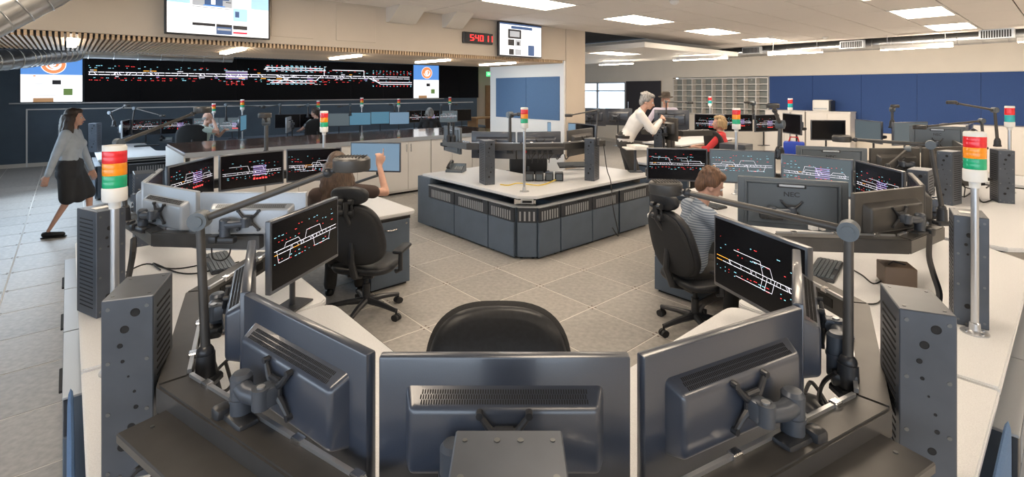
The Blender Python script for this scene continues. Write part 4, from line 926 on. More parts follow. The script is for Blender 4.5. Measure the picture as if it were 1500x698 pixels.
# ================================================================ CONSOLES
def P2(o, a=0, b_=0): p = V((o[0], o[1], 0)) + uR * a + uL * b_; return (p.x, p.y)
C1 = (-.11, .19); DP = 1.11
V2 = P2(C1, 0, 5.4); V3 = P2(C1, 5.35, 0); V4 = P2(C1, 5.45, 0); VI = (.17, 5.72)
ZL, ZR = AR - math.pi / 2, AR       # base cabinets: fronts towards -uR / towards uD
# worktops
desk('console_desk', round_poly([P2(C1, 0, .3), P2(C1, .3, 0), P2(C1, 2.81, 0), P2(C1, 2.81, DP), P2(C1, DP + .25, DP), P2(C1, DP, DP + .25), P2(C1, DP, 2.66), P2(C1, 0, 2.66)], .10, {3, 6}), 'pale grey angled worktop of the nearest console at the bottom of the picture')
desk('console_desk', round_poly([P2(C1, 0, 2.69), P2(C1, DP, 2.69), P2(V2, DP, -DP - .2), P2(V2, DP + .2, -DP), P2(V2, 2.65, -DP), P2(V2, 2.65, 0), P2(V2, .25, 0), P2(V2, 0, -.25)], .10, {1, 4}), 'pale grey angled worktop of the left console where the long-haired woman sits')
desk('console_desk', round_poly([P2(C1, 2.84, 0), P2(V3, -.25, 0), P2(V3, 0, .25), P2(V3, 0, 2.65), P2(V3, -DP, 2.65), P2(V3, -DP, DP + .2), P2(V3, -DP - .2, DP), P2(C1, 2.84, DP)], .10, {4, 7}), 'pale grey angled worktop of the right console where the striped-shirt woman sits')
desk('console_desk', [P2(V4, .15, 0), P2(V4, 3.4, 0), P2(V4, 3.4, DP), P2(V4, DP, DP), P2(V4, DP, 3.0), P2(V4, 0, 3.0), P2(V4, 0, .15)], 'pale worktop strewn with cables of the second right-hand console')
desk('console_desk', [P2(VI, .16, 0), P2(VI, 2.55, 0), P2(VI, 2.55, DP), P2(VI, DP, DP), P2(VI, DP, 2.25), P2(VI, 0, 2.25), P2(VI, 0, .16)], 'pale worktop of the central island console with the desk phone')
desk_legs(bpy.data.objects['console_desk'], [P2(C1, .5, 1.0), P2(C1, .5, 2.2), P2(C1, 1.2, .5), P2(C1, 2.3, .5)])
# base cabinets: island
def run(o, side, cuts, names):
    for (s0, s1), lab in zip(cuts, names):
        c = (s0 + s1) / 2; p = P2(o, -.06, c) if side == 'L' else P2(o, c, -.06); base(p, ZL if side == 'L' else ZR, s1 - s0, lab, dp=.12 if s0 < .3 else .42)
run(VI, 'L', [(.14, .62), (.62, 1.34), (1.34, 1.98)], ['louvred grey base cabinet just left of the central island corner', 'middle louvred grey base cabinet on the island left face', 'louvred grey base cabinet next to the island left end panel'])
run(VI, 'R', [(.12, .49), (.49, 1.08), (1.08, 1.63), (1.65, 2.36)], ['narrow louvred base cabinet just right of the central island corner', 'second louvred base cabinet along the island right face', 'third louvred base cabinet along the island right face', 'fourth louvred base cabinet of the island, before the pillar joint'])
k = make_base(.235, dp=.10); p = P2(VI, .0, .0); pc = V((*VI, 0)) + (uR + uL) * .045
k.inst('base_cabinet', 'slim chamfered corner unit of the central island', 'cabinet', TR(pc, AR - math.pi / 4), 'grey desk base cabinets', skip=('finger_pull',))
o = tag(ob('end_panel', (lambda b: (b.box((0, .28, .345), (.33, .52, .69), bev=.004), b.mesh('end_panel', 'cabinet_blue'))[1])(MB()), None, TR((*P2(VI, -.06, 2.15), 0), ZL)), 'tall plain grey end block closing the island left end', 'end panel')
b = MB(); b.box((0, 0, 0), (.15, .03, .05), bev=.004); d = tag(ob('network_box', b.mesh('network_box', 'steel_light'), None, TR((*(V((*VI, 0)) + (uR + uL) * .055).xy, .665), AR - math.pi / 4)), 'small silver network box under the island corner edge', 'network box')
b = MB(); b.box((0, -.016, 0), (.11, .003, .028)); ob('port_panel', b.mesh('port_panel', 'slot_black'), d)
# base cabinets: long outer faces of the two wings
for n, s in enumerate((3.12, 3.92, 4.72)):
    base(P2(C1, -.05, s), ZL, .79, '%s grey base cabinet from the camera under the left wing outer edge' % ('first', 'second', 'third')[n])
    base(P2(C1, s, -.05), ZR, .79, '%s grey base cabinet from the camera under the right wing outer edge' % ('first', 'second', 'third')[n])
# tall rounded end screens hung on the outer faces near the camera, with grab rails
for (p, rz, lab) in ((P2(C1, -.035, 2.25), ZL, 'rounded blue-grey kick screen on the left wing outer face'), (P2(C1, 2.28, -.035), ZR, 'rounded blue-grey kick screen on the right wing outer face')):
    o = thing('kick_screen', lab, 'panel', TR((*p, 0), rz)); b = MB(); b.pad(.86, .64, .024, 9, X=M.Translation((0, 0, .375))); ob('panel', b.mesh('panel', 'tack_blue', 50), o)
    b = MB(); b.tube([(-.22, -.01, .18), (-.22, -.05, .2), (.22, -.05, .2), (.22, -.01, .18)], .014, 8); ob('grab_rail', b.mesh('grab_rail', 'steel_light'), o)
# ---- columns
column((-1.255, 1.69), R(20.7), 'tall drilled steel column standing at the left of the nearest console')
column((1.275, 1.585), R(-24), 'tall drilled steel column standing at the right of the nearest console')
K_mid = make_column(.205, .22, .573, False); [K_mid.add('screw', K_mid.p[1][1], None, M.Translation((x_, y_, .573)) @ M.Rotation(R(-90), 4, 'X')) for x_, y_ in ((-.022, .08), (.022, .08), (-.082, -.01), (.082, -.01))]; K_mid.inst('support_column', 'squat steel column top with screws at the bottom centre of the picture', 'support column', TR((-.006, .862, .72), 0), 'steel support columns')
column((-2.30, 2.81), R(62), 'louvred steel column behind the near left signal light')
column((2.45, 2.695), R(-36), 'steel column with louvred side behind the near right signal light')
column((-2.97, 4.05), R(40), 'pale steel column corner seen left of the silver monitors')
column((3.42, 4.2), R(-50), 'short-looking steel column between right console monitors and speaker grille')
column((4.75, 5.45), R(-62), 'black perforated steel column on the second right-hand console')
column((5.42, 5.55), R(-25), 'blue-lit drilled steel column among cables at far right')
column((-.33, 6.62), R(24), 'left steel column of the central island, beside the phone')
column((1.10, 6.9), R(-28), 'right steel column of the central island, below the thin lamp')
column((-8.35, 10.05), R(20), 'drilled steel column on the far left desk by the video wall')
column((2.50, 8.5), R(-30), 'steel column the leaning man rests his arms above')
# ---- rails
rail('monitor_rail', [(-1.47, 2.90), (-1.507, 2.317), (-1.122, 1.582), (-.10, .93), (.10, .93), (1.114, 1.47), (1.56, 2.19), (1.50, 2.72)], 'dark angled monitor rail curving around the nearest console')
rail('monitor_rail', [(-2.98, 4.5), (-2.88, 3.72), (-2.353, 3.27), (-1.615, 3.205)], 'pale-lit monitor rail of the left console behind the silver monitors')
rail('monitor_rail', [(1.70, 3.19), (2.48, 3.114), (2.95, 3.42), (3.3, 4.0)], 'bronze monitor rail of the right console below the branded monitor')
rail('monitor_rail', [(-1.02, 7.35), (-.62, 6.82), (.12, 6.72), (.72, 6.78), (1.35, 7.25)], 'raised grey monitor rail of the central island', zt=1.23)
rail('monitor_rail', [(3.55, 5.85), (4.05, 5.55), (5.2, 5.7), (5.7, 6.25)], 'bronze monitor rail of the second right-hand console')
rail('monitor_rail', [(2.25, 8.75), (2.85, 8.35), (3.4, 8.5)], 'raised rail the leaning man props his forearms on', zt=1.27)
rail('monitor_rail', [(-1.95, 6.12), (-2.62, 5.92), (-3.2, 5.2), (-3.22, 4.45)], 'hidden rail behind the left console far screens')
rail('monitor_rail', [(3.5, 4.3), (3.42, 4.95), (2.95, 5.72), (1.6, 6.02)], 'hidden rail behind the right console far screens')
power_strip((-1.10, 1.50), (-.16, .885), 'dark power strip with black plugs along the left front rail', n=7)
power_strip((.16, .885), (1.09, 1.39), 'dark power strip with red switch along the right front rail', n=7)
power_strip((.16, 6.66), (.70, 6.70), 'power strip with plugs on the central island rail', z=1.19, dp=.10, n=5)
power_strip((4.5, 5.52), (5.3, 5.62), 'shelf-like power strip trailing cables on the second right-hand console', z=.98, dp=.16, n=6)
# ---- monitors
def A(x, y): return at(x, y, ZM)
BK, SV, NE, BZ = K_black, K_silver, K_nec, K_bronze
monitor(BK, A(557, 513), A(922, 513), 'black monitor seen from behind, centre of the nearest console')
monitor(BK, A(370, 425.6), A(553, 513), 'black monitor back with arm, left of the central one on the nearest console')
monitor(K_black_r, A(930, 515), A(1163, 445), 'black monitor back with arm, right of the central one on the nearest console')
monitor(BK, V((-1.14, 2.235, ZM)), V((-.862, 1.655, ZM)), 'monitor seen edge-on at the left inside the nearest console')
monitor(BK, V((.874, 1.565, ZM)), V((1.177, 2.11, ZM)), 'monitor seen edge-on at the right inside the nearest console')
monitor(BK, V((-1.22, 2.525, ZM)), V((-1.085, 3.144, ZM)), 'black monitor with track diagram in front of the long-haired woman chair', 'toward', 1, stand=True)
monitor(BK, V((1.08, 2.692, ZM)), V((1.244, 2.106, ZM)), 'black monitor with track diagram in front of the striped-shirt woman', 'toward', 2, stand=True)
monitor(SV, A(216.7, 266.4), A(294.6, 279.5), 'silver monitor back at the left end of the left console')
monitor(SV, A(296, 280.5), A(452, 280), 'silver monitor back behind the near lamp joint on the left console')
monitor(SV, V((-2.97, 4.27, ZM)), V((-2.66, 3.65, ZM)), 'monitor seen edge-on beside the silver monitor at far left console')
monitor(BK, V((-2.99, 4.36, ZM)), V((-3.0, 5.06, ZM)), 'left screen with track lines of the left console far arm', 'toward', 3)
monitor(BK, V((-2.98, 5.1, ZM)), V((-2.54, 5.6, ZM)), 'middle screen with red and white track lines of the left console far arm', 'toward', 0)
monitor(BK, V((-2.53, 5.63, ZM)), V((-1.99, 5.85, ZM)), 'right screen of the left console far arm, beside the brown-haired head', 'toward', 5)
tm_ = monitor(BK, A(513, 208), A(587, 209), skip=('arm', 'clamp'), label='blue-grey touch screen the woman points at', face='toward', screen='screen_sky')
b = MB(); q = tm_.matrix_world.inverted() @ V((-1.86, 5.86, .72)); b.tube([q, (q.x, q.y, -.43), (0, .07, -.43), (0, .07, -.2)], .018, 10); b.box((q.x, q.y, q.z + .01), (.12, .12, .02), bev=.004); ob('stand', b.mesh('stand', 'plastic_black'), tm_)
monitor(NE, A(1078.6, 256.3), A(1243.4, 265.6), 'grey monitor back lettered NEC in front of the striped-shirt woman')
monitor(BZ, A(1244.6, 282), A(1347, 271.6), 'dark bronze monitor back right of the grey lettered monitor')
monitor(BZ, V((2.86, 3.52, ZM)), V((3.2, 4.06, ZM)), 'monitor seen edge-on at the right end of the right console')
monitor(BK, A(947, 216), A(1037, 218), 'first screen from left with track line on the right console far arm', 'toward', 4)
monitor(BK, A(1039, 218), A(1137, 221), 'second screen from left with track line on the right console far arm', 'toward', 1, 'screen_grey')
monitor(BK, A(1143, 224.5), A(1250, 234), 'third screen from left with track line on the right console far arm', 'toward', 3, 'screen_grey')
monitor(BK, A(1252, 234), A(1322.6, 251), 'fourth screen, turned inward, at the right end of the right console far arm', 'toward', 6)
ZI = 1.37
def AI(x, y): return at(x, y, ZI)
monitor(NE, V((-.98, 7.55, ZI)), V((-.72, 7.10, ZI)), 'small monitor edge with clamps at the left end of the central island rail', zt=1.42)
monitor(BK, AI(691, 192), AI(756, 193), 'left dark monitor back on the central island')
monitor(BK, AI(757, 193), AI(821, 192), 'middle dark monitor back on the central island behind the signal pole')
monitor(BZ, AI(822.6, 192), AI(872, 186), 'right bronze monitor back on the central island')
monitor(NE, A(1165, 212.5), A(1270, 216.6), 'grey monitor back on the second right-hand console, left one')
monitor(BZ, A(1272, 216.6), A(1345, 216), 'bronze monitor back on the second right-hand console, middle one')
monitor(BZ, A(1347, 216), A(1420, 213.5), 'bronze monitor back on the second right-hand console, right one')
monitor(BZ, V((5.90, 6.68, ZM)), V((5.47, 6.05, ZM)), 'angled monitor closing the second right-hand console on the right')
# far right group
def far(x0, y0, x1, y1, Y0, Y1, lab, face='toward', diag=None, screen=None, kit=None): return monitor(kit or BK, atd(x0, y0, Y0), atd(x1, y1, Y1), lab, face, diag, screen, group='far monitors', stand=True)
far(1188, 175.7, 1239, 175.7, 9.3, 9.2, 'dark brown-lit screen left in the row before the white storage cabinet')
far(1240.7, 175.7, 1305, 176.6, 9.2, 8.0, 'pale grey blank screen middle in the row before the blue wall', screen='screen_grey')
far(1306, 177, 1362, 180, 8.0, 8.2, 'pale grey-green blank screen right in the row before the blue wall', screen='screen_grey')
far(1335, 183.6, 1411, 185, 7.0, 6.7, 'small grey branded monitor back below the long thin lamp', 'away', kit=NE)
far(1412, 185, 1424, 178, 6.8, 7.6, 'edge-on monitor at the end of the far right row', 'away')
far(1017, 167, 1060, 167, 11.2, 10.9, 'dark screen with dense track plan left of the red shirt', diag=0)
far(1061, 167, 1103, 167.3, 10.9, 10.9, 'dark screen with dense track plan behind the white signal pole', diag=3)
far(1105, 167.6, 1143, 168, 10.9, 11.2, 'dark screen with dense track plan right of the white signal pole', diag=6)
far(1146, 166, 1173, 167, 9.6, 9.0, 'brown tilted monitor above the blue bag')
far(851, 160, 888, 159, 11.5, 11.2, 'dark monitor back under the bright window, left one', 'away')
far(888, 159, 925, 158, 11.2, 11.0, 'dark monitor back under the bright window, right one', 'away')
far(958, 160.5, 1010, 161, 9.4, 9.2, 'dark monitor back below the man with the hat', 'away')
far(803, 178.5, 842, 180, 9.3, 9.0, 'pale blank screen above the right end of the central island', screen='screen_sky')
far(843, 180, 872, 183, 9.0, 8.4, 'dark monitor next to the pale blank screen over the island')
far(968, 170, 994, 174, 8.7, 8.1, 'bronze monitor back beside the leaning man clasped hands', 'away', kit=BZ)
# row by the video wall
RA = [(192, 174.4, 234, 173.7, 11.5, 11.8, 'first dark track screen from the left in the row before the video wall', 1, None), (235, 173.6, 283, 172.5, 11.8, 12.2, 'second dark track screen in the row before the video wall', 3, None),
      (285, 172, 322, 172, 12.2, 12.5, 'grey lit track screen right of the bald man', 4, 'screen_grey'), (327, 171.5, 353, 171.5, 12.5, 12.7, 'blue lit track screen left of the vertical monitor edge', 0, 'screen_grey'),
      (402, 167, 440, 166.6, 13.0, 13.3, 'dark screen behind the far lamp head in the video wall row', None, None), (443, 166.3, 462, 166, 13.4, 13.6, 'dark screen left of the man in the plaid shirt', None, None),
      (481, 165.5, 512, 165.3, 13.9, 14.1, 'pale grey screen right of the man in the plaid shirt', None, 'screen_grey'), (513, 165, 542, 163.5, 14.1, 14.3, 'teal blue screen in the row before the video wall', None, 'screen_blue'),
      (547, 163, 569, 163, 14.5, 14.7, 'small teal screen right of the teal blue one', None, 'screen_blue'), (573, 163.4, 597, 164, 14.6, 14.8, 'white framed tilted monitor in the middle of the video wall row', None, 'screen_sky'),
      (602, 161.5, 616, 161, 15.0, 15.2, 'narrow dark track screen left of the grey-haired head', 2, None), (617, 161, 645, 161.3, 15.2, 15.4, 'dark track screen behind the grey-haired head', 0, None),
      (646, 161.5, 668, 162, 15.4, 15.6, 'grey track screen right of the grey-haired head', 4, 'screen_grey'), (669, 159.6, 687, 160, 15.7, 15.9, 'black screen at the right end of the video wall row', None, None)]
for (x0, y0, x1, y1, Y0, Y1, lab, dg, sc_) in RA: far(x0, y0, x1, y1, Y0, Y1, lab, 'toward', dg, sc_)
far(179, 176, 191, 175, 10.6, 11.3, 'monitor seen edge-on beside the far left steel column', 'toward', kit=SV)
far(352, 168, 361, 168.5, 11.6, 12.2, 'vertical teal monitor edge under the middle far signal light', 'toward', None, 'screen_blue')
far(418, 170, 425, 172, 12.0, 12.6, 'white backed monitor turned sideways near the far lamp head', 'away', kit=SV)
# desks of the far rows
q = [(-8.3, 12.45), (-1.2, 18.0), (-.55, 17.2), (-7.65, 11.65)]
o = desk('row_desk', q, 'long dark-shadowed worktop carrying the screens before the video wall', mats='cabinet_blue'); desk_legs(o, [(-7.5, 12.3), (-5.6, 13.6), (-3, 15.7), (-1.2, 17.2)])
V6 = (-7.31, 8.86)
desk('console_desk', round_poly([P2(V6, 0, 0), P2(V6, 1.25, .0), P2(V6, 1.25, .75), P2(V6, .95, 1.0), P2(V6, .95, 3.0), P2(V6, 0, 3.0)], .12, {2, 3}), 'pale worktop of the far left desk behind the walking woman')
for n, s in enumerate((.42, 1.22)): base(P2(V6, -.03, s), ZL, .78, ('grey louvred base cabinet under the far left desk, nearer one', 'grey louvred base cabinet under the far left desk, farther one')[n])
base(P2(V6, .83, -.03), ZR, .8, 'grey base cabinet under the far left desk beside the green-grey box')
o = desk('console_desk', [P2((2.2, 7.6), .62, 0), P2((2.2, 7.6), 1.55, 0), P2((2.2, 7.6), 1.55, 1.1), P2((2.2, 7.6), .62, 1.1)], 'cream worktop in front of the leaning man and the red shirt woman'); desk_legs(o, [P2((2.2, 7.6), .72, .55), P2((2.2, 7.6), 1.45, .55)])
o = desk('console_desk', [P2((2.3, 9.9), 1.95, 0), P2((2.3, 9.9), 4.6, 0), P2((2.3, 9.9), 4.6, 1.0), P2((2.3, 9.9), 1.95, 1.0)], 'worktop carrying the dense track plan screens before the cubbies'); desk_legs(o, [P2((2.3, 9.9), 2.1, .5), P2((2.3, 9.9), 4.4, .5)])
o = desk('console_desk', [P2((5.0, 8.3), 0, 0), P2((5.0, 8.3), 1.0, 0), P2((5.0, 8.3), 1.0, -3.4), P2((5.0, 8.3), 0, -3.4)], 'worktop carrying the blank grey screens before the blue wall'); desk_legs(o, [P2((5.0, 8.3), .5, -.3), P2((5.0, 8.3), .5, -3.1)])
o = thing('paper_tray', 'small white raised shelf with papers beside the leaning man', 'tray', TR((1.86, 7.52, .72), 0)); b = MB(); b.box((0, 0, .36), (.36, .30, .02), bev=.004); ob('shelf_board', b.mesh('shelf_board', 'white_paint'), o); b = MB(); b.cyl((0, .05, 0), (0, .05, .35), .02, n=12); b.box((0, .05, .006), (.2, .16, .012), bev=.003); ob('post', b.mesh('post', 'dark_steel'), o)
b = MB(); b.box((0, 0, .012), (.21, .3, .024)); b.box((.01, .02, .03), (.2, .28, .012), rz=.15); tag(ob('paper_stack', b.mesh('paper_stack', 'paper'), None, TR((1.88, 7.52, 1.09), .2)), 'stack of white papers on the small raised shelf', 'papers')
# ---- counter with white cabinets
CF = V((-4.6, 7.07, 0)); CL = 6.1
o = thing('service_counter', 'long glossy brown counter reflecting the track display', 'counter', TR(CF, AR))
b = MB(); b.box((CL / 2, .875, 1.04), (CL, 1.77, .045), bev=.006); ob('worktop', b.mesh('worktop', 'counter_brown'), o)
b = MB(); b.box((CL / 2, -.008, 1.03), (CL + .02, .012, .07)); ob('edge_band', b.mesh('edge_band', 'silver_shell'), o)
b = MB(); b.box((-.012, .875, .52), (.02, 1.73, 1.0)); tag(ob('end_panel', b.mesh('end_panel', 'white_laminate'), o), 'white end panel')
k = Kit(); b = MB(); b.box((0, .32, .53), (.985, .56, .96)); b.box((0, .36, .04), (.98, .5, .08), mi=1); k.add('body', b.mesh('body', ['white_laminate', 'slot_black']))
for s in (-1, 1):
    b = MB(); b.box((s * .247, .025, .545), (.486, .022, .915), bev=.002); d = k.add('door', b.mesh('door', 'white_laminate'))
    b = MB(); b.box((s * .045, -.012, .87), (.016, .012, .15), bev=.003); b.box((s * .045, .005, .82), (.01, .03, .01)); b.box((s * .045, .005, .92), (.01, .03, .01)); k.add('handle', b.mesh('handle', 'chrome'), d)
for n in range(6): k.inst('counter_cabinet', 'white two-door cabinet, %s from the left under the brown counter' % ('first', 'second', 'third', 'fourth', 'fifth', 'last')[n], 'cabinet', TR(CF + uR * (.55 + n * 1.0), AR), 'white counter cabinets')
# ---- stack lights
stack((-1.742, 2.2), 'large red, orange and green signal light at the left, before the walking woman', s=.97)
stack((2.349, 2.547), 'large red, orange and green signal light at the right, on a flanged silver pole')
stack((.15, 6.1), 'red, orange and green signal light on the central island corner')
stack((-2.18, 5.82), 'red, orange and green signal light behind the long-haired woman screens', s=.97)
stack((2.66, 5.95), 'red, orange and green signal light right of the red shirt woman')
stack((6.0, 6.05), 'red and teal signal light at the far right edge', K_stack2, s=1.02)
def fstack(x, ytop, Y, lab, kit=None):
    p = atd(x, ytop, Y); s = (p.z - .70) / 1.02; stack((p.x, p.y), lab, kit, .70, s)
fstack(1157.5, 144, 11.0, 'small red and teal signal light before the white storage cabinet', K_stack2); fstack(1040, 141, 14.0, 'tiny red and teal signal light before the cubbies', K_stack2)
for x, y, Y, lab in ((313, 151.5, 11.9, 'first tiny signal light from the left before the video wall'), (355, 145.5, 12.2, 'second tiny signal light from the left before the video wall'), (466, 147.5, 13.9, 'third tiny signal light from the left, above the plaid shirt man'), (530, 143, 14.3, 'fourth tiny signal light from the left before the video wall'), (584, 144.5, 15.0, 'fifth tiny signal light from the left before the video wall'), (659, 142, 15.8, 'last tiny signal light, under the small bright display')): fstack(x, y, Y, lab)
# ---- lamps
lamp((-1.05, 1.72, 1.05), (-1.07, 1.72, 1.505), (-.575, 1.80, 1.686), 'large bronze arm lamp at the left of the nearest console', .0155, .065)
lamp((1.085, 1.62, 1.07), (1.087, 1.62, 1.498), (.612, 2.0, 1.562), 'large bronze arm lamp reaching over the striped-shirt woman', .0155, .065)
lamp(atd(184, 305, 3.3), atd(174, 209, 3.3), atd(297, 161, 3.8), 'long brown arm lamp rising from the near left signal light', .014, .06)
lamp(atd(1380, 306, 3.3), atd(1363, 212, 3.3), atd(1233, 203, 3.6), 'silver arm lamp over the right console screens', .0145, .06)
lamp(atd(1142, 219, 5.5), atd(1143, 182, 5.5), atd(1132, 155, 5.3), 'black folded lamp with upright arm between the right console screens', .024, .065)
lamp(atd(390, 224, 5.6), atd(390, 178, 5.6), atd(388, 169, 5.3), 'lamp seen end-on above the left console screens', .022, .066)
lamp(atd(747, 214, 6.9), atd(747, 168, 6.9), atd(764, 167, 6.7), 'grey upright lamp on the central island rail', .022, .05)
lamp(atd(873, 204, 6.85), atd(876, 161, 6.85), atd(833, 169, 6.5), 'thin lamp on the right column of the central island', .012, .05)
lamp(atd(1440, 206, 6.3), atd(1438, 177, 6.3), atd(1347, 186, 6.3), 'arm lamp reaching left over the bronze monitors at far right', .016, .07)
lamp(atd(1461, 205, 8.0), atd(1457, 161, 8.0), atd(1394, 150, 8.0), 'tall dark arm lamp in front of the blue wall', .022, .07)
lamp(atd(1307, 178, 8.2), atd(1307, 160, 8.2), atd(1311, 155.5, 7.9), 'upright lamp between the two blank grey screens', .02, .06)
lamp(atd(1300, 243, 5.6), atd(1330, 218, 5.6), atd(1350, 214, 6.4), 'slanting strut lamp behind the turned right console screen', .016, .05)
lamp(atd(976, 166, 9.3), atd(976, 149, 9.3), atd(1011, 150.5, 9.1), 'dark lamp beside the man with the hat', .012, .055)
lamp(atd(1103, 168, 11.0), atd(1103, 151, 11.0), atd(1094, 149.5, 10.8), 'dark upright lamp between the dense track plan screens', .025, .06)
lamp(atd(167, 178, 10.4), atd(161, 165, 10.4), atd(186, 154.5, 10.4), 'small bent lamp at the far left by the video wall', .018, .06)
lamp(atd(192, 190, 11.0), atd(197, 158.5, 11.0), atd(238, 169.5, 11.0), 'long thin lamp over the first dark track screen', .018, .06)
for x0, y0, x1, y1, Y, lab in ((331, 172, 385, 156, 12.4, 'first thin lamp on the rail behind the row screens'), (410, 166, 385, 157.5, 13.2, 'second thin lamp above the row screens'), (451, 166, 438, 156, 13.4, 'third thin lamp left of the plaid shirt man'), (513, 164, 497, 156, 14.1, 'fourth thin lamp above the teal blue screen'), (578, 163, 572, 153, 14.7, 'fifth thin lamp above the white framed monitor'), (646, 162, 668, 153, 15.4, 'last thin lamp under the small bright display')):
    lamp(atd(x0, y0, Y), atd(x0, 153.5, Y), atd(x1, y1, Y), lab, .018, .06)
# ---- chairs and pedestals
K_low.inst('office_chair', 'empty black office chair at the nearest console', 'chair', TR((-.055, 1.78, 0), R(0), (1.03, 1.0, .955)), 'office chairs')
K_chair.inst('office_chair', 'black high-back chair with headrest seen from behind, the long-haired woman sits in it', 'chair', TR((-1.27, 4.42, 0), R(172), (1.06, 1.0, .88)), 'office chairs')
K_chair.inst('office_chair', 'black high-back chair in side view, the striped-shirt woman sits in it', 'chair', TR((1.52, 4.1, 0), R(112), (1.04, 1.0, .87)), 'office chairs')
K_low.inst('office_chair', 'dark chair half hidden behind the central island', 'chair', TR((.25, 7.9, 0), R(180)), 'office chairs')
K_low.inst('office_chair', 'dark chair behind the plaid shirt man', 'chair', TR((-5.15, 13.0, .1), R(-140)), 'office chairs')
K_low.inst('office_chair', 'dark chair of the bald man behind the counter', 'chair', TR((-7.0, 10.9, .1), R(-140)), 'office chairs')
K_low.inst('office_chair', 'dark chair the red shirt woman sits in', 'chair', TR((3.82, 8.95, .12), R(100)), 'office chairs')
K_ped.inst('drawer_pedestal', 'dark two-drawer pedestal right of the long-haired woman chair', 'drawer unit', TR((*P2(V2, 2.33, -1.14), 0), ZR), 'drawer pedestals')
K_ped.inst('drawer_pedestal', 'blue-grey two-drawer pedestal left of the striped-shirt woman chair', 'drawer unit', TR((*P2(V3, -1.14, 2.30), 0), ZL), 'drawer pedestals')
b = MB(); b.box((0, .3, .33), (.5, .5, .62), bev=.004); o = tag(ob('storage_box', b.mesh('storage_box', 'shirt_sage'), None, TR((*P2(V6, 1.55, .35), 0), ZR)), 'green-grey box in the dark recess beside the counter end', 'box')
# ---- desk equipment
keyboard(at(1209, 397, .72), R(50), 'black keyboard on the desk right of the track diagram monitor')
keyboard(at(322, 386, .72), R(-52), 'black keyboard on the left desk behind the near lamp pole')
keyboard(at(1032, 300, .72), R(-60), 'keyboard in front of the striped-shirt woman')
keyboard(at(455, 292, .72), R(35), 'keyboard before the long-haired woman')
keyboard(at(838, 246, .74), R(10), 'tilted keyboard beside the right island column', .78, .35)
keyboard(at(215, 214, .72), R(40), 'keyboard on the far left desk'); keyboard(atd(265, 178, 8.3).to_2d(), R(40), 'light keyboard on the screen shelf at the window side', 1.2, .5) if False else None
phone(at(668, 251, .72), R(-12), 'dark desk phone on the left of the central island')
phone(at(243, 208, .72), R(30), 'desk phone on the far left desk')
# power bricks on the island
for n in range(4):
    p = at(776 + n * 14.5, 265, .72); b = MB(); b.box((0, 0, .055), (.115, .16, .11), bev=.008); o = thing('power_supply', 'black power supply box, %s of four on the central island' % ('first', 'second', 'third', 'fourth')[n], 'power supply', TR((p.x, p.y + .06, .72), R(-4)), 'power supplies on the island')
    ob('body', b.mesh('body', 'plastic_black'), o); b = MB(); b.box((0, -.082, .055), (.08, .004, .08)); ob('label_plate', b.mesh('label_plate', 'grey_shell'), o)
cable([at(733, 270, .725), at(745, 271, .73), at(760, 268, .74), at(790, 271, .73), at(812, 264, .74), at(822, 258, .73)], 'yellow cable lying before the island power supplies', .008, 'cable_yellow')
for n in range(5):
    x = 775 + n * 13; cable([atd(x, 226, 6.66), atd(x + 2, 233, 6.62), atd(x + 6, 229, 6.63), atd(x + 10, 224, 6.66)], 'short loop of cable under the island rail, %s from the left' % ('first', 'second', 'third', 'fourth', 'fifth')[n], .007)
# brown box, controls
o = thing('brown_box', 'small brown equipment box on the desk left of the right column', 'box', TR(at(1313, 414, .72), R(-20))); b = MB(); b.box((0, 0, .06), (.17, .16, .12), bev=.004); ob('body', b.mesh('body', 'brown_box'), o); b = MB(); b.tube([(-.05, -.03, .122), (-.01, .02, .13), (.05, .0, .122)], .004, 6); ob('strap', b.mesh('strap', 'cable_black'), o)
o = thing('desk_mouse', 'black mouse near the lamp base on the right', 'mouse', TR(at(1196, 600, .72), R(20))); b = MB(); b.sph((0, 0, .012), (.06, .09, .028)); ob('body', b.mesh('body', 'plastic_black', 60), o); b = MB(); b.cyl((0, .04, .03), (0, .055, .036), .008, n=8); ob('wheel', b.mesh('wheel', 'rubber'), o)
o = thing('joystick_pad', 'grey circuit pad with keys under the left rail', 'keypad', TR(at(322, 480, .72), R(30))); b = MB(); b.box((0, 0, .015), (.14, .2, .03), bev=.004); ob('body', b.mesh('body', 'brown_box'), o); b = MB()
for i in range(4):
    for j in range(5): b.box((-.045 + i * .03, -.06 + j * .03, .032), (.02, .02, .008))
ob('keys', b.mesh('keys', 'plastic_black'), o)['kind'] = 'stuff'
# cables
rd = random.Random(11)
cable([at(185, 398, .725), at(215, 386, .725), at(250, 393, .725), at(290, 388, .725), at(330, 372, .725)], 'thin cable wandering over the white left desk')
cable([at(235, 395, .725), at(225, 385, .73), at(262, 399, .725), at(300, 398, .725), at(350, 383, .725)], 'second thin cable on the white left desk by the keyboard')
cable([atd(310, 363, 3.2), atd(312, 378, 3.15), atd(325, 381, 3.15), atd(335, 374, 3.2), atd(338, 362, 3.25)], 'loop of cable hanging below the pale-lit rail')
for n, (a, c, lab) in enumerate((((305, 545), (350, 500), 'black cable curling below the left lamp base'), ((300, 560), (368, 540), 'black cable looping under the left monitor arm'), ((330, 575), (372, 560), 'black cable pair end beside the left rail corner'), ((315, 590), (385, 585), 'thick black cable along the inner left rail'))):
    pa, pc = at(a[0], a[1], .80), at(c[0], c[1], .76); m = (pa + pc) / 2
    cable([pa + V((0, 0, .12)), pa + V((.03, .02, -.02)), m + V((.02 * n, -.05, -.03)), m + V((.05, .03, .02)), pc, pc + V((.05, .08, .03))], lab, .0065)
cable([atd(1224, 545, 1.62), atd(1206, 560, 1.66), atd(1200, 585, 1.70), atd(1216, 600, 1.66), atd(1190, 560, 1.8), atd(1180, 572, 1.85)], 'black cable hanging from the right lamp base', .007)
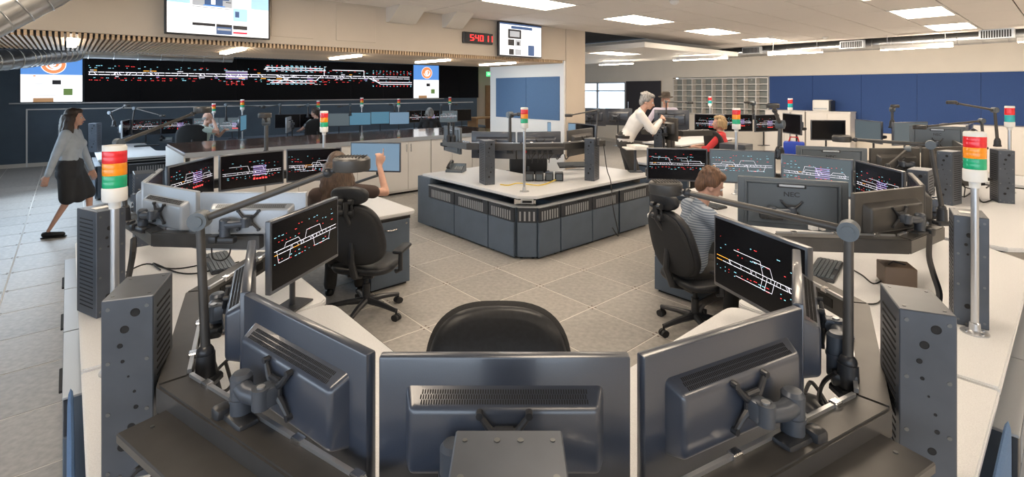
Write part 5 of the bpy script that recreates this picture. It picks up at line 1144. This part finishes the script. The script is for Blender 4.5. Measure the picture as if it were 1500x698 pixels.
cable([at(1237, 388, .725), at(1262, 402, .725), at(1280, 415, .725), at(1300, 408, .725), at(1290, 440, .725), at(1270, 445, .73)], 'thin cable on the desk beside the brown box')
cable([atd(1362, 345, 3.1), atd(1361, 375, 2.95), atd(1367, 400, 2.85), atd(1376, 430, 2.80), at(1372, 455, .735)], 'thick black cable loom dropping beside the right column', .016)
cable([atd(196, 350, 3.2), atd(194, 375, 3.1), at(188, 408, .735)], 'thick dark cable loom dropping from the pale-lit rail', .018)
cable([at(1395, 272, .725), at(1410, 288, .725), at(1428, 280, .725), at(1440, 296, .73), at(1470, 285, .725), at(1484, 292, .725)], 'tangle of thin cable below the blue-lit column', .008)
cable([at(1400, 264, .725), at(1420, 276, .725), at(1436, 268, .73), at(1428, 258, .725)], 'small coil of cable before the second console', .008)
cable([at(1445, 275, .725), at(1460, 265, .73), at(1472, 274, .725), at(1462, 282, .725), at(1452, 276, .73)], 'round coil of cable by the far right column', .008)
cable([(1.24, 6.80, 1.22), (1.27, 6.72, .9), (1.30, 6.60, .74), (1.30, 6.46, .45), (1.36, 6.40, .1), (1.28, 6.40, .2)], 'thin cable hanging down the island right cabinets', .006)
# items in the far middle
o = thing('tote_bag', 'bright blue bag under the brown tilted monitor', 'bag', TR((*atd(1163, 205, 9.2).xy, .73), R(-30))); b = MB(); b.box((0, 0, .14), (.34, .2, .28), bev=.03, seg=2); ob('body', b.mesh('body', 'blue_bag', 60), o); b = MB(); b.tube([(-.08, 0, .27), (-.06, 0, .36), (.06, 0, .36), (.08, 0, .27)], .012, 8); ob('handle', b.mesh('handle', 'red_plastic'), o)
o = thing('cup', 'white cup on the desk beside the red shirt woman', 'cup', TR((*atd(1017, 205, 8.6).xy, .72))); b = MB(); b.lathe([(.03, 0), (.035, .01), (.045, .11), (.042, .112), (.035, .02)], 18); ob('body', b.mesh('body', 'paper'), o); b = MB(); b.tube([(.04, 0, .03), (.075, 0, .04), (.075, 0, .08), (.043, 0, .09)], .006, 8); ob('handle', b.mesh('handle', 'paper'), o)
b = MB(); b.lathe([(.03, 0), (.03, .16), (.012, .2), (.012, .24), (.014, .25)], 14); tag(ob('marker_bottle', b.mesh('marker_bottle', 'yellow_plastic'), None, TR((*atd(1076, 168, 10.6).xy, 1.27))), 'yellow bottle standing above the dense track plan screens', 'bottle')
b = MB(); b.box((0, 0, .18), (.30, .42, .36), bev=.006); o = tag(ob('equipment_case', b.mesh('equipment_case', 'dark_steel'), None, TR((*atd(1078, 232, 8.2).xy, .72), AR)), 'dark equipment case behind the red shirt woman', 'equipment case')
b = MB(); b.box((0, -.212, .18), (.24, .006, .28)); ob('front_panel', b.mesh('front_panel', 'grey_shell'), o)
o = thing('card_reader', 'small white box clamp on the branded monitor rail', 'clamp', TR((*atd(1197, 336, 3.35).xy, 1.02), R(10))); b = MB(); b.box((-.03, 0, .03), (.05, .04, .06), bev=.004); b.box((.04, 0, .02), (.03, .03, .05), bev=.003); ob('body', b.mesh('body', 'paper'), o)
b = MB(); b.box((0, 0, .001), (.075, .055, .0015)); tag(ob('paper_label', b.mesh('paper_label', 'paper'), None, TR((2.45, 2.695, 1.2935), R(-36))), 'white paper note on top of the right console column', 'paper')
b = MB(); b.box((0, 0, .001), (.075, .055, .0015)); tag(ob('paper_label', b.mesh('paper_label', 'paper'), None, TR((-2.30, 2.81, 1.2935), R(62))), 'white paper note on top of the left console column', 'paper')
# clamps on the island rail's left end
for n, (x, y) in enumerate(((657, 207), (664, 206))):
    p = atd(x, y, 7.0); b = MB(); b.lathe([(.035, 0), (.035, .08), (.016, .1), (.014, .22), (.02, .23), (.02, .27)], 12); tag(ob('rail_clamp', b.mesh('rail_clamp', 'plastic_black'), None, TR((p.x, p.y, 1.23))), ('left', 'right')[n] + ' black post clamp on the island rail end', 'clamp')
# ---- table by the corridor
o = thing('side_table', 'small brown standing table by the corridor beyond the video wall', 'table', TR((*atd(706, 170, 16.5).xy, 0), AR)); b = MB(); b.box((0, 0, 1.05), (.9, .6, .04), bev=.005); ob('table_top', b.mesh('table_top', 'door_wood'), o)
for sx in (-1, 1): b = MB(); b.box((sx * .38, 0, .52), (.05, .5, 1.04)); ob('leg', b.mesh('leg', 'door_wood'), o)
# ================================================================ PEOPLE IN PLACE
SC = 1.07
person('woman in pale grey jacket and black skirt walking past at the left', (-5.95, 6.75, 0), R(-68), 1.0, sit=False, lean=.05, head=(.1, 0), hands=[(-.26, .16, .82), (.24, -.16, .80)], feet=[(-.08, .19, .08), (.08, -.20, .09)], top='jacket_grey', bottom='skirt_black', hair='long', haircol='hair_dark', female=True, skirt=True, extras=('watch',), hp=((1, 0, 0), (-1, 0, 0)))
person('long-haired woman in dark top pointing at the touch screen', (-1.52, 4.42, -.02), R(12), SC, lean=.16, head=(.25, .15), hands=[(-.12, .46, .76), (.30, .36, 1.16)], elbows=((-1, -.3, -.6), (1, .2, -1)), feet=[(-.13, .40, .08), (.13, .40, .08)], top='shirt_brown', hair='long', haircol='hair_brown', female=True, sleeves='short', point=1, hp=(None, (-.3, 1, 0)), sidelean=-.06)
person('short-haired woman in grey striped top leaning to her screens', (1.44, 4.13, -.09), R(-84), SC, lean=.22, head=(-.25, .40), hands=[(-.15, .52, .74), (.15, .50, .74)], top='shirt_stripe', hair='short', haircol='hair_auburn', female=True, sleeves='elbow')
person('grey-haired man in white shirt leaning forward over a raised rail', (1.83, 8.15, 0), R(-100), 1.12, sit=False, hip=1.0, leg=.475, lean=.50, head=(-.1, .25), hands=[(-.05, .50, 1.29), (.05, .50, 1.31)], elbows=((-.5, .3, -1), (.5, .3, -1)), feet=[(-.12, -.05, .08), (.12, .1, .08)], top='shirt_white', hair='short', haircol='hair_grey', extras=('belt',), hp=((1, 0, .2), (-1, 0, .2)), curl=.9)
person('man with brimmed hat and lilac shirt standing far back', (3.36, 11.0, 0), R(172), 1.10, sit=False, lean=.03, head=(0, .1), hands=[(-.25, .2, .95), (.25, .2, .95)], top='shirt_lilac', hair='hat', haircol='hair_grey')
person('blonde woman in red shirt turned towards the leaning man', (3.72, 8.9, .08), R(60), SC, lean=.05, head=(.5, -.1), hands=[(-.14, .38, .80), (.14, .38, .80)], top='shirt_red', hair='bob', haircol='hair_blonde', female=True, sleeves='elbow')
person('bald man in sage shirt resting his chin on his hand', (-6.85, 11.0, .06), R(-75), SC, lean=.22, head=(-.15, .05), hands=[(-.14, .42, .92), (.03, .265, 1.14)], elbows=((-1, .2, -1), (.5, .3, -1)), top='shirt_sage', hair='fringe', haircol='hair_grey', sleeves='short', hp=(None, (0, -1, .2)), curl=.9)
person('dark-haired man in plaid shirt looking left behind the counter', (-5.2, 13.4, .06), R(62), SC, lean=.08, head=(.35, .05), top='shirt_plaid', hair='short', haircol='hair_dark', sleeves='short')
person('grey-haired person seen from behind before the small bright display', (-2.28, 13.9, .04), R(10), SC, lean=.05, head=(0, 0), top='skirt_black', hair='bob', haircol='hair_grey')
